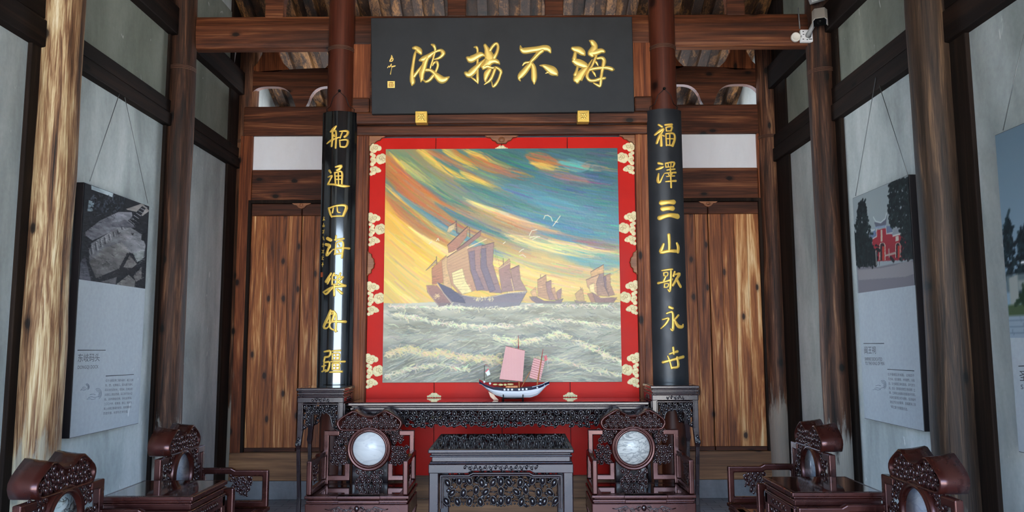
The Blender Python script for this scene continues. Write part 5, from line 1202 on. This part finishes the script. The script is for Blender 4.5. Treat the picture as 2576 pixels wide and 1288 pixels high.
CH_R = [([[(95, 120, 14), (125, 140, 16)], [(65, 208, 14), (110, 175, 20), (140, 162, 14), (100, 230, 18), (80, 286, 16)], [(115, 200, 15), (120, 312, 18)], [(125, 215, 10), (145, 226, 10)], [(150, 125, 12), (216, 120, 17)], [(160, 147, 11), (166, 180, 10)], [(160, 147, 10), (216, 140, 14), (206, 180, 12)], [(165, 181, 9), (206, 179, 9)], [(160, 206, 11), (165, 312, 12)], [(160, 206, 11), (230, 200, 14), (244, 245, 16), (220, 312, 19)], [(168, 250, 9), (228, 248, 9)], [(170, 306, 10), (220, 310, 12)], [(195, 205, 9), (195, 305, 9)]], 1630, 280, k3),
  ([[(95, 465, 18), (130, 476, 15)], [(80, 520, 14), (115, 510, 20), (136, 502, 12)], [(97, 560, 10), (90, 620, 18), (105, 640, 15), (130, 590, 10), (146, 560, 6)], [(155, 470, 10), (160, 507, 10)], [(155, 470, 10), (236, 460, 14), (226, 502, 12)], [(165, 505, 8), (222, 500, 8)], [(180, 470, 8), (182, 500, 8)], [(207, 465, 8), (205, 500, 8)], [(168, 532, 10), (242, 520, 12)], [(150, 560, 8), (252, 550, 14)], [(165, 590, 9), (240, 582, 10)], [(158, 636, 10), (252, 625, 16)], [(200, 510, 10), (208, 688, 14)], [(178, 560, 8), (190, 580, 8)], [(222, 556, 8), (210, 576, 8)]], 1630, 280, k3),
  ([[(120, 825, 36), (180, 820, 28), (232, 818, 34)], [(130, 880, 34), (180, 875, 28), (222, 875, 34)], [(105, 960, 32), (190, 937, 28), (270, 945, 36)]], 1630, 280, k3),
  ([[(150, 38, 22), (155, 110, 20), (155, 190, 18)], [(105, 120, 14), (95, 150, 20), (82, 195, 22), (155, 185, 22), (235, 185, 22)], [(225, 112, 14), (240, 150, 20), (236, 195, 20)]], 1640, 580, k3),
  ([[(90, 360, 10), (150, 352, 14), (182, 350, 14)], [(106, 380, 10), (106, 408, 8)], [(105, 380, 9), (140, 378, 9), (136, 408, 9), (108, 408, 8)], [(60, 472, 18), (110, 462, 12), (180, 440, 16)], [(112, 478, 10), (110, 512, 10)], [(114, 480, 9), (145, 478, 9), (140, 508, 9), (112, 512, 9)], [(170, 360, 14), (168, 450, 16), (160, 545, 16), (140, 530, 8)], [(122, 415, 12), (104, 455, 14)], [(205, 372, 14), (193, 412, 16)], [(200, 398, 10), (252, 388, 18), (226, 430, 18), (186, 496, 16)], [(220, 430, 16), (240, 470, 18), (262, 506, 18)]], 1640, 580, k3),
  ([[(155, 690, 20), (186, 702, 18)], [(130, 747, 12), (180, 735, 16), (190, 800, 18), (186, 895, 18), (165, 885, 8)], [(95, 802, 10), (150, 790, 14), (122, 842, 14), (83, 882, 9)], [(240, 762, 14), (205, 800, 12), (190, 810, 8)], [(200, 802, 12), (236, 860, 24), (278, 866, 20), (286, 845, 10)]], 1640, 580, k3),
  ([[(190, 1052, 16), (196, 1112, 15)], [(155, 1112, 12), (190, 1100, 14), (230, 1088, 18)], [(100, 1187, 18), (180, 1165, 16), (288, 1137, 20)], [(140, 1130, 10), (160, 1180, 12), (176, 1242, 14)], [(226, 1140, 15), (237, 1222, 18), (180, 1235, 15)]], 1640, 580, k3)]
def inscription(root, m):
    rnd = random.Random(4); mb = MB()
    tr = lambda x, y: (lambda p: (p[0], p[2]))(on_y(x, y, 5.90)); y = 545
    G9 = [[[(0, 3), (8, 2)], [(4, 0), (4, 9)], [(4, 4), (0, 9)], [(4, 4), (9, 9)]], [[(4, 0), (4, 8)], [(0, 4), (0, 8), (8, 8), (8, 4)]], [[(0, 1), (2, 3)], [(0, 8), (3, 5)], [(4, 1), (9, 1)], [(6, 1), (5, 9)]], [[(4, 0), (3, 3)], [(1, 4), (7, 3), (4, 8)], [(6, 5), (9, 9)]], [[(5, 0), (4, 9)], [(1, 3), (8, 4)]], [[(0, 1), (2, 3)], [(0, 8), (3, 5)], [(4, 2), (9, 2)], [(6, 2), (6, 8)], [(4, 8), (9, 8)]], [[(1, 1), (7, 0)], [(0, 4), (9, 3)], [(4, 4), (1, 8), (8, 8)]], [[(2, 0), (7, 1), (6, 4)], [(0, 5), (9, 5)], [(4, 0), (4, 10)]]]
    for i, g in enumerate(G9):
        for st in g: mb.tube([m(*tr(812-(y-545)*.03+a*.75, y+b*1.15), .001) for a, b in st], .0022, 4)
        y += 16.5
    mb.build('small_inscription', M['gold_old'], root, world=True)
    MB().prism([tr(*q) for q in ((806, 685), (813, 685), (813, 697), (806, 697))], -.001, .002, m).build('red_seal', flat('orange_seal', C(150, 66, 34), .5), root, world=True)
couplet(-1.283, 1.05, 3.275, M['black_gloss'], 'glossy black curved board with seven gold characters on the left main column', CH_L, inscription)
couplet(1.285, 1.05, 3.28, M['black_satin'], 'matt black curved board with seven gold characters on the right main column', CH_R)

def text_mesh(s, u0, v0, w, h, m, name, mat, parent, d=.001):
    """letters set flat on a board: left end u0, baseline v0, fitted to width w and height h"""
    cu = bpy.data.curves.new('letters', 'FONT'); cu.body = s; cu.size = 1.0; cu.resolution_u = 3
    to = bpy.data.objects.new('letters', cu); COL.objects.link(to)
    dg = bpy.context.evaluated_depsgraph_get(); dg.update(); me = bpy.data.meshes.new_from_object(to.evaluated_get(dg))
    bpy.data.objects.remove(to, do_unlink=True)
    if not len(me.vertices): return None
    co = np.array([v.co[:] for v in me.vertices]); mn = co.min(0); mxx = co.max(0); sp = np.maximum(mxx-mn, 1e-6)
    off = Vector((0, 0, 0)); p = parent
    while p: off += p.location; p = p.parent
    for v in me.vertices:
        q = m(u0+(v.co.x-mn[0])/sp[0]*w, v0+(v.co.y-mn[1])/sp[1]*h, d); v.co = Vector(q)-off
    me.name = name; me.materials.clear(); me.materials.append(mat); o = bpy.data.objects.new(name, me); COL.objects.link(o); o.parent = parent
    return o
def swirl(m, pts, r, name, parent):
    mb = MB()
    for P in pts: mb.tube([m(a, b, .001) for a, b in P], r, 4)
    return mb.build(name, M['ink_pale'], parent, world=True)
def poster(s, ya, yb, z0, z1, zp, canvas, label, wires):
    """hanging exhibition board on the wall X = s*2.59; ya is its left edge as read"""
    sg = 1 if yb > ya else -1
    root = thing('hanging_poster', label, 'poster', (s*2.62, (ya+yb)/2, z0), group='exhibition boards on the side walls')
    m = lambda u, v, d: (s*(2.59-d), u, v)
    MB().box(min(s*2.592, s*2.64), max(s*2.592, s*2.64), min(ya, yb), max(ya, yb), z0, z1).build('board', M['poster_edge'], root, .002, world=True)
    e_ = .004
    MB().prism([(ya+sg*e_, z0+e_), (yb-sg*e_, z0+e_), (yb-sg*e_, zp), (ya+sg*e_, zp)], -.003, 0, m).build('printed_sheet', M['poster_paper'], root, world=True)
    canvas.mesh('photo_print', M['paint_print'], lambda fx, fy: m(ya+sg*e_+(yb-ya-2*sg*e_)*fx, z1-e_-(z1-e_-zp)*fy, .0005), root)
    for a, b in wires: MB().tube([tuple(a), tuple(b)], .0025, 5).build('hanging_wire', M['wire'], root, world=True)
    return root, m
def pxw(px, py, s, X=2.59): p = on_x(px, py, s*X); return p[1], p[2]
pr, m = poster(-1, 4.711, 5.568, .898, 2.470, 1.861, rock_canvas(), 'hanging board on the left wall with a photo of rocks and carved steps', [(on_x(226, 456, -2.605), on_x(300, 237, -2.615)), (on_x(372, 512, -2.605), on_x(314, 245, -2.615))])
def line(root, m, a, b, s, t=.0045, name='printed_rule'):
    MB().tube([m(*pxw(*a, s), .001), m(*pxw(*b, s), .001)], t/2, 4).build(name, M['ink'], root, world=True)
def put(root, m, s, txt, a, b, hpx, name, mat=None):
    p, q = pxw(*a, s), pxw(*b, s); h = hpx*abs(p[0]-0)/1932*1.0
    o = text_mesh(txt, 0, 0, abs(q[0]-p[0]), hpx*p[0]/1932, lambda u, v, d: m(p[0]+u*(1 if q[0] > p[0] else -1), p[1]+v+(q[1]-p[1])*u/abs(q[0]-p[0]), d), name, mat or M['ink'], root)
    return o
line(pr, m, (195, 881), (265, 881), -1); line(pr, m, (266, 946), (336, 942), -1)
put(pr, m, -1, '东岐码头', (195, 911), (250, 909), 21, 'title_lettering'); put(pr, m, -1, 'DONGQI DOCK', (195, 930), (247, 928), 10, 'subtitle_lettering', M['ink'])
BODY_L = ['位于马尾区亭江镇东岐村，闽江北岸', '东、西，北面临江。码头建于清代，', '码头长约百余米，宽四米，石砌台阶', '从岩石上凿出而成，沿江而下至水边', '处。古时商船往来，多在此停泊。', '二〇〇六年，经普查，登记，保护为', '海上丝绸之路福州史迹，具有重要的', '历史价值、科学与艺术价值。']
for i, t in enumerate(BODY_L):
    x0 = 265-i*.8; put(pr, m, -1, t, (x0, 961+i*11.8), ((335 if i < 7 else 328)-i*.9, 959+i*11.3), 6.5, 'body_lettering')
def waves(root, m, s, c, k):
    def A(pts): return [pxw(c[0]+a*k, c[1]+b*k, s) for a, b in pts]
    arcs = []
    for r in (13, 9, 5): arcs.append(A([(8+r*math.cos(t)*.7, -r*math.sin(t)) for t in np.linspace(-1.2, 2.2, 10)]))
    arcs.append(A([(-16, 10), (-8, 8), (0, 10), (8, 8), (14, 6)])); arcs.append(A([(-12, 3), (-4, 1), (2, 3)])); arcs.append(A([(-20, 14), (-12, 13), (-6, 15), (2, 13)]))
    swirl(m, arcs, .0012, 'wave_ornament', root)
waves(pr, m, -1, (238, 990), 1.0); waves(pr, m, -1, (214, 973), .6)
pr, m = poster(1, 5.593, 4.781, .913, 2.51, 1.808, shrine_canvas(), 'hanging board on the right wall with a photo of a red shrine gate among trees', [(on_x(2152, 493, 2.605), on_x(2203, 195, 2.615)), (on_x(2284, 440, 2.605), on_x(2212, 215, 2.615))])
line(pr, m, (2173, 864), (2224, 864), 1); line(pr, m, (2233, 929), (2300, 933), 1)
put(pr, m, 1, '闽王祠', (2175, 890), (2204, 890), 18, 'title_lettering'); put(pr, m, 1, 'SHRINE DEDICATED', (2176, 907), (2220, 908), 8, 'subtitle_lettering'); put(pr, m, 1, 'TO THE KING OF MIN', (2177, 918), (2225, 919), 8, 'subtitle_lettering')
BODY_R = ['位于鼓楼区庆城路，占地四千', '平方米。坐北朝南，木构建筑，分前', '后、五代闽国王审知故居，宋代改为', '祠。民众《恩赐琅琊郡王德政碑》立', '碑。王审知治闽期间发展海外贸易，', '开辟甘棠港及对外通商，促进福州', '港经济文化的繁荣，是福建海上丝', '“绸之路”的重要史迹。']
for i, t in enumerate(BODY_R):
    put(pr, m, 1, t, (2234+i*.9, 945+i*11.6), ((2301 if i < 7 else 2280)+i*.6, 949+i*12.1), 7, 'body_lettering')
waves(pr, m, 1, (2214, 968), .9)
pr, m = poster(1, 3.90, 3.05, .916, 2.523, 1.478, lake_canvas(), 'hanging board at the right edge with a photo of trees and a stone balustrade', [(on_x(2523, 328, 2.605), on_x(2580, 70, 2.615)), (np.array((2.605, 3.2, 2.523)), np.array((2.615, 3.42, 3.2)))])
line(pr, m, (2563, 921), (2590, 920), 1); put(pr, m, 1, '圣', (2566, 958), (2586, 958), 24, 'title_lettering'); put(pr, m, 1, 'S', (2569, 979), (2575, 979), 11, 'subtitle_lettering')
# ------------------------------------------------------------------ model junk on its cradle
kz = 6.44; YB = 5.69
def bz(x, y): p = on_y(1180+x/kz, 820+y/kz, YB); return p[0], p[2]
KB = YB/1932/kz
boat = thing('model_junk', 'small model junk with white hull, navy band and pink sails on the altar table', 'model boat', (.09, YB, 1.058))
def bmap(u, v, d): return (u, YB-d, v)
sheer = [(165, 885), (250, 935), (380, 982), (560, 1000), (800, 1000), (1000, 985), (1150, 950), (1300, 900)]
band = [(190, 930), (260, 978), (390, 1026), (560, 1047), (800, 1050), (1000, 1032), (1150, 1000), (1285, 935)]
keel = [(195, 945), (300, 1040), (420, 1120), (560, 1158), (800, 1158), (1000, 1158), (1120, 1115), (1280, 945)]
wid = [.55, .8, .95, 1, 1, .92, .7, .06]
xs = np.linspace(165, 1300, 30); mb = MB(); rows = []
f1 = lambda P, x: np.interp(x, [p[0] for p in P], [p[1] for p in P])
for x in xs:
    w = np.interp(x, [p[0] for p in sheer], wid)*.052; s_, b_, k_ = f1(sheer, x), f1(band, max(190, min(1285, x))), f1(keel, max(195, min(1280, x)))
    b_ = max(b_, s_+8); k_ = max(k_, b_+4)
    prof = [(s_, 1.0), (b_, .97), (b_+(k_-b_)*.35, .85), (b_+(k_-b_)*.7, .58), (k_, .10)]
    rows.append([(x, y, w*f) for y, f in prof])
for side in (1, -1):
    vs = [bmap(*bz(x, y), side*d) for r in rows for x, y, d in r]; n = 5
    for j in range(4):
        mb.mat = 0 if j == 0 else 1
        mb.add(vs, [(i*n+j, (i+1)*n+j, (i+1)*n+j+1, i*n+j+1) for i in range(len(rows)-1)], True)
mb.mat = 1; mb.add([bmap(*bz(r[4][0], r[4][1]), s*r[4][2]) for r in rows for s in (1, -1)], [(2*i, 2*i+1, 2*i+3, 2*i+2) for i in range(len(rows)-1)])
mb.mat = 0; mb.add([bmap(*bz(r[k][0], r[k][1]), s*r[k][2]) for r in (rows[0],) for k in range(5) for s in (1, -1)], [(2*i, 2*i+1, 2*i+3, 2*i+2) for i in range(4)])
hull = mb.build('hull', [M['navy'], M['white_hull']], boat, world=True)
dk = MB().add([bmap(*bz(r[0][0], r[0][1]+9), s*r[0][2]*.96) for r in rows for s in (1, -1)], [(2*i, 2*i+1, 2*i+3, 2*i+2) for i in range(len(rows)-1)])
dk.build('deck', M['mast'], boat, world=True)
mb = MB()
for s in (1, -1): mb.tube([bmap(*bz(x, f1(sheer, x)-2), s*np.interp(x, [p[0] for p in sheer], wid)*.052) for x in np.linspace(165, 420, 9)], .0022, 5)
for x in (175, 215, 255, 300, 340): mb.tube([bmap(*bz(x, f1(sheer, x)-2), .03), bmap(*bz(x-4, f1(sheer, x)-36), .03)], .0016, 4)
mb.tube([bmap(*bz(170, 868), .028), bmap(*bz(250, 905), .04), bmap(*bz(340, 945), .045)], .002, 4); mb.build('stern_rail', M['redpaint'], boat, world=True)
mb = MB(); pl = []
for x in np.linspace(1020, 1298, 9): pl.append(bmap(*bz(x, f1(sheer, x)+2-(8 if x > 1200 else 0)), np.interp(x, [p[0] for p in sheer], wid)*.052+.001))
mb.tube(pl, .0022, 5); mb.build('bow_rail', M['white_hull'], boat, world=True)
for x in (577, 636, 697, 811, 869, 929):
    u, v = bz(x, f1(sheer, x)+24); r = 14*KB
    MB().prism([(u-r, v-r), (u+r, v-r), (u+r, v+r), (u-r, v+r)], .050, .0535, bmap).build('port_hatch', M['white'], hull, world=True)
for x, y, r, d in ((250, 900, 18, .044), (343, 927, 18, .048), (1102, 992, 14, .043), (1217, 955, 7, .03)): MB().lathe([(0, d+.003), (r*KB, d+.003), (r*KB, d-.004)], bz(x, y), bmap, 16).build('white_disc', M['white'], hull, world=True)
YC = flat('pale_yellow_bundle', C(232, 214, 150), .6)
for x, y, a, b in ((425, 945, 40, 14), (515, 950, 42, 18), (585, 950, 26, 18), (670, 942, 56, 14)): MB().ell((*bz(x, y), .02), a*KB, b*KB, .012, 0, bmap).build('cargo_bundle', YC, boat, world=True)
mb = MB(); u0, v0 = bz(590, 1000); u1, v1 = bz(790, 965); mb.prism([(u0, v0), (u1, v0), (u1, v1), (u0+.004, v1)], -.025, .030, bmap); mb.build('deck_house', M['mast'], boat, .002, world=True)
def pole(pts, r, name, mat, parent=boat): return MB().tube([bmap(*bz(x, y), d) for x, y, d in pts], r, 8).build(name, mat, parent, world=True)
mast1 = pole([(812, 1000, .004), (800, 360, .004)], [.0055, .003], 'mast', M['mast'])
pole([(800, 360, .004), (797, 155, .004)], [.003, .0015], 'red_topmast', M['redpaint'])
mast2 = pole([(1098, 975, .008), (1175, 520, .008)], [.0055, .003], 'mast', M['mast'])
pole([(1175, 520, .008), (1198, 370, .008)], [.003, .0012], 'red_topmast', M['redpaint'])
pole([(850, 985, .02), (985, 740, .012)], .003, 'prop_spar', M['mast'])
def sail(pts, n, d, parent, name):
    o = MB().prism([bz(*p) for p in pts], d, d+.002, bmap).build(name, M['pink'], parent, world=True)
    tl, tr, br, bl = pts; q = MB()
    for i in range(n+1):
        t = i/n; a = (tl[0]+(bl[0]-tl[0])*t, tl[1]+(bl[1]-tl[1])*t); b = (tr[0]+(br[0]-tr[0])*t, tr[1]+(br[1]-tr[1])*t)
        q.tube([bmap(*bz(*a), d+.0025), bmap(*bz(*b), d+.0025)], .0012, 4)
    q.build('batten', flat('red_batten', C(168, 62, 58), .6) if 'batten_m' not in M else M['batten_m'], o, world=True)
    return o
M['batten_m'] = flat('red_batten', C(170, 70, 66), .6)
sail([(595, 325), (905, 400), (865, 900), (492, 860)], 1, .008, boat, 'main_sail')
sail([(1048, 515), (1228, 570), (1155, 888), (975, 835)], 9, -.002, boat, 'fore_sail')
fl = pole([(247, 890, .0), (250, 640, .0)], .0018, 'flag_staff', M['blackmetal'])
MB().prism([bz(*p) for p in ((262, 745), (315, 685), (345, 785), (298, 812))], -.001, .001, bmap).build('white_flag', M['white'], fl, world=True)
MB().prism([bz(*p) for p in ((261, 740), (312, 682), (322, 705), (270, 752))], .001, .002, bmap).build('red_stripe', M['redpaint'], fl, world=True)
pole([(245, 650, 0), (265, 620, 0), (350, 680, 0)], .001, 'flag_cord', M['redpaint'], fl)
f2 = pole([(1228, 470, 0), (1270, 560, 0), (1283, 730, 0)], .0012, 'pennant_cord', M['white'])
MB().prism([bz(*p) for p in ((1212, 490), (1255, 470), (1272, 550), (1228, 572))], -.001, .001, bmap).build('red_pennant', M['redpaint'], f2, world=True)
MB().prism([bz(*p) for p in ((312, 1062), (400, 1110), (430, 1150), (480, 1198), (400, 1202), (345, 1150))], -.004, .004, bmap).build('rudder', M['palewood'], boat, .002, world=True)
cr = thing('display_cradle', 'thin black metal cradle holding the model junk', 'stand', (.02, YB, 1.043))
mb = MB(); zf = 1.0435
for x in (555, 872):
    u, v = bz(x, 1112)
    for s in (1, -1):
        mb.tube([(u, YB-s*.043, zf+.004), (u, YB-s*.043, v)], .0035, 8); mb.ell((u, YB-s*.043, zf+.006), .007, .007, .006); mb.ell((u, YB-s*.043, v), .0045, .0045, .0045)
    mb.tube([(u, YB-.043, bz(x, 1168)[1]), (u, YB+.043, bz(x, 1168)[1])], .003, 6)
ua, ub = bz(555, 1168)[0], bz(872, 1168)[0]
for s in (1, -1): mb.tube([(ua, YB-s*.043, bz(600, 1168)[1]), (ub, YB-s*.043, bz(600, 1168)[1])], .003, 6)
mb.build('cradle_frame', M['blackmetal'], cr, world=True)

# ------------------------------------------------------------------ security camera at the right end of the cross beam
cc = thing('security_camera', 'white security camera on a square mounting plate at the right end of the cross beam', 'camera', (2.40, 6.0, 3.87))
p = on_y(2028, 92, 6.010)
u0, v0 = p[0], p[2]
mb = MB().box(u0-.052, u0+.052, 5.99, 6.02, v0-.052, v0+.052); pl = mb.build('mounting_plate', M['white'], cc, .006, world=True)
mb = MB()
for a, b in ((-.03, .034), (-.032, -.03), (.0, -.034), (.02, -.03), (.033, -.03), (-.028, .01)): mb.box(u0+a-.006, u0+a+.006, 5.9885, 5.991, v0+b-.003, v0+b+.003)
mb.build('screw_slot', M['lens'], pl, world=True)
MB().tube([(u0+.01, 5.995, v0), (u0+.01, 5.95, v0+.02), (u0+.03, 5.90, v0+.075)], [.026, .017, .017], 12).ell((u0+.035, 5.90, v0+.075), .018, .018, .018).build('swivel_arm', M['grey_plastic'], cc, world=True)
c0 = Vector((u0+.030, 5.80, v0+.032)); ax = Vector((-.26, -.62, -.66)).normalized(); rt = ax.cross(Vector((0, 0, 1))).normalized()*-1; up = rt.cross(ax)*-1
up = up if up.z > 0 else -up
def body(a, b, d): return tuple(c0+rt*a+up*b+ax*d)
hexa = [(-.05, -.032), (.05, -.032), (.05, .018), (.034, .036), (-.034, .036), (-.05, .018)]
MB().prism(hexa, -.17, .0, body).build('camera_body', M['white'], cc, .004, world=True)
MB().sweep([(-.056, -.030), (-.056, .020), (-.037, .041), (.037, .041), (.056, .020), (.056, -.030)], .004, -.18, .018, body).build('sun_shield', M['cam_grey'], cc, .001, world=True)
lf = MB().prism([(a*.94, b*.94) for a, b in hexa], .0, .004, body).build('front_glass', M['lens'], cc, .001, world=True)
MB().lathe([(0, .008), (.018, .008), (.02, .004)], (0, 0), body, 20).build('lens_ring', M['lens'], lf, world=True)
p = on_y(2001, 94, 6.010)
mfc = lambda u, v, d: (u, 6.018-d, v)
jb = thing('round_junction_box', 'round white junction box fixed on the beam left of the security camera', 'junction box', (p[0], 6.015, p[2]))
MB().lathe([(0, .022), (.026, .022), (.030, .026), (.036, .026), (.038, .02), (.038, .0), (0, 0)], (p[0], p[2]), mfc, 28).build('cover', flat('cream_plastic', C(232, 226, 212), .5), jb, world=True)
MB().box(p[0]+.034, p[0]+.044, 5.985, 6.01, p[2]-.008, p[2]+.008).build('cable_lug', M['grey_plastic'], jb, .002, world=True)
p = on_y(2052, -6, 5.86)
gb = MB(); c1 = Vector(p); r1 = Vector((.96, 0, .28)); u1 = Vector((-.28, 0, .96))
gb.prism([(-.065, -.045), (.065, -.045), (.065, .045), (-.065, .045)], -.0, .05, lambda a, b, d: tuple(c1+r1*a+u1*b+Vector((0, -d, 0))))
gx = thing('grey_box', 'tilted grey plastic box with a dark window at the top edge above the security camera', 'lamp', tuple(p))
gb.build('case', M['grey_plastic'], gx, .005, world=True)
MB().prism([(-.05, -.032), (.055, -.032), (.055, .035), (-.05, .035)], .05, .052, lambda a, b, d: tuple(c1+r1*a+u1*b+Vector((0, -d, 0)))).ell((-.02, -.02, .052), .012, .012, .004, 0, lambda a, b, d: tuple(c1+r1*a+u1*b+Vector((0, -d, 0)))).build('dark_window', M['lens'], gx, world=True)
MB().tube([tuple(c1+Vector((0, 0.02, 0))), (p[0]+.03, 6.0, p[2]+.02)], .012, 8).build('bracket_arm', M['blackmetal'], gx, world=True)
# thin cable beside the left rear column
a, b, c = on_y(594, 122, 7.30), on_y(584, 190, 7.30), on_y(562, 200, 7.30)
tag(MB().tube([tuple(on_y(596, 100, 7.30)), tuple(a), tuple(b), tuple(c)], .006, 6).build('thin_cable', M['grey_plastic']), 'thin pale cable hanging by the left rear column below the cross beam', 'cable')
mb = MB().tube([tuple(on_y(2008, 20, 6.01)), tuple(on_y(2010, 45, 6.01)), tuple(on_y(2012, 72, 6.01))], .005, 6)
tag(mb.build('beam_cable', M['wire']), 'thin grey cable down the face of the cross beam left of the security camera', 'cable')
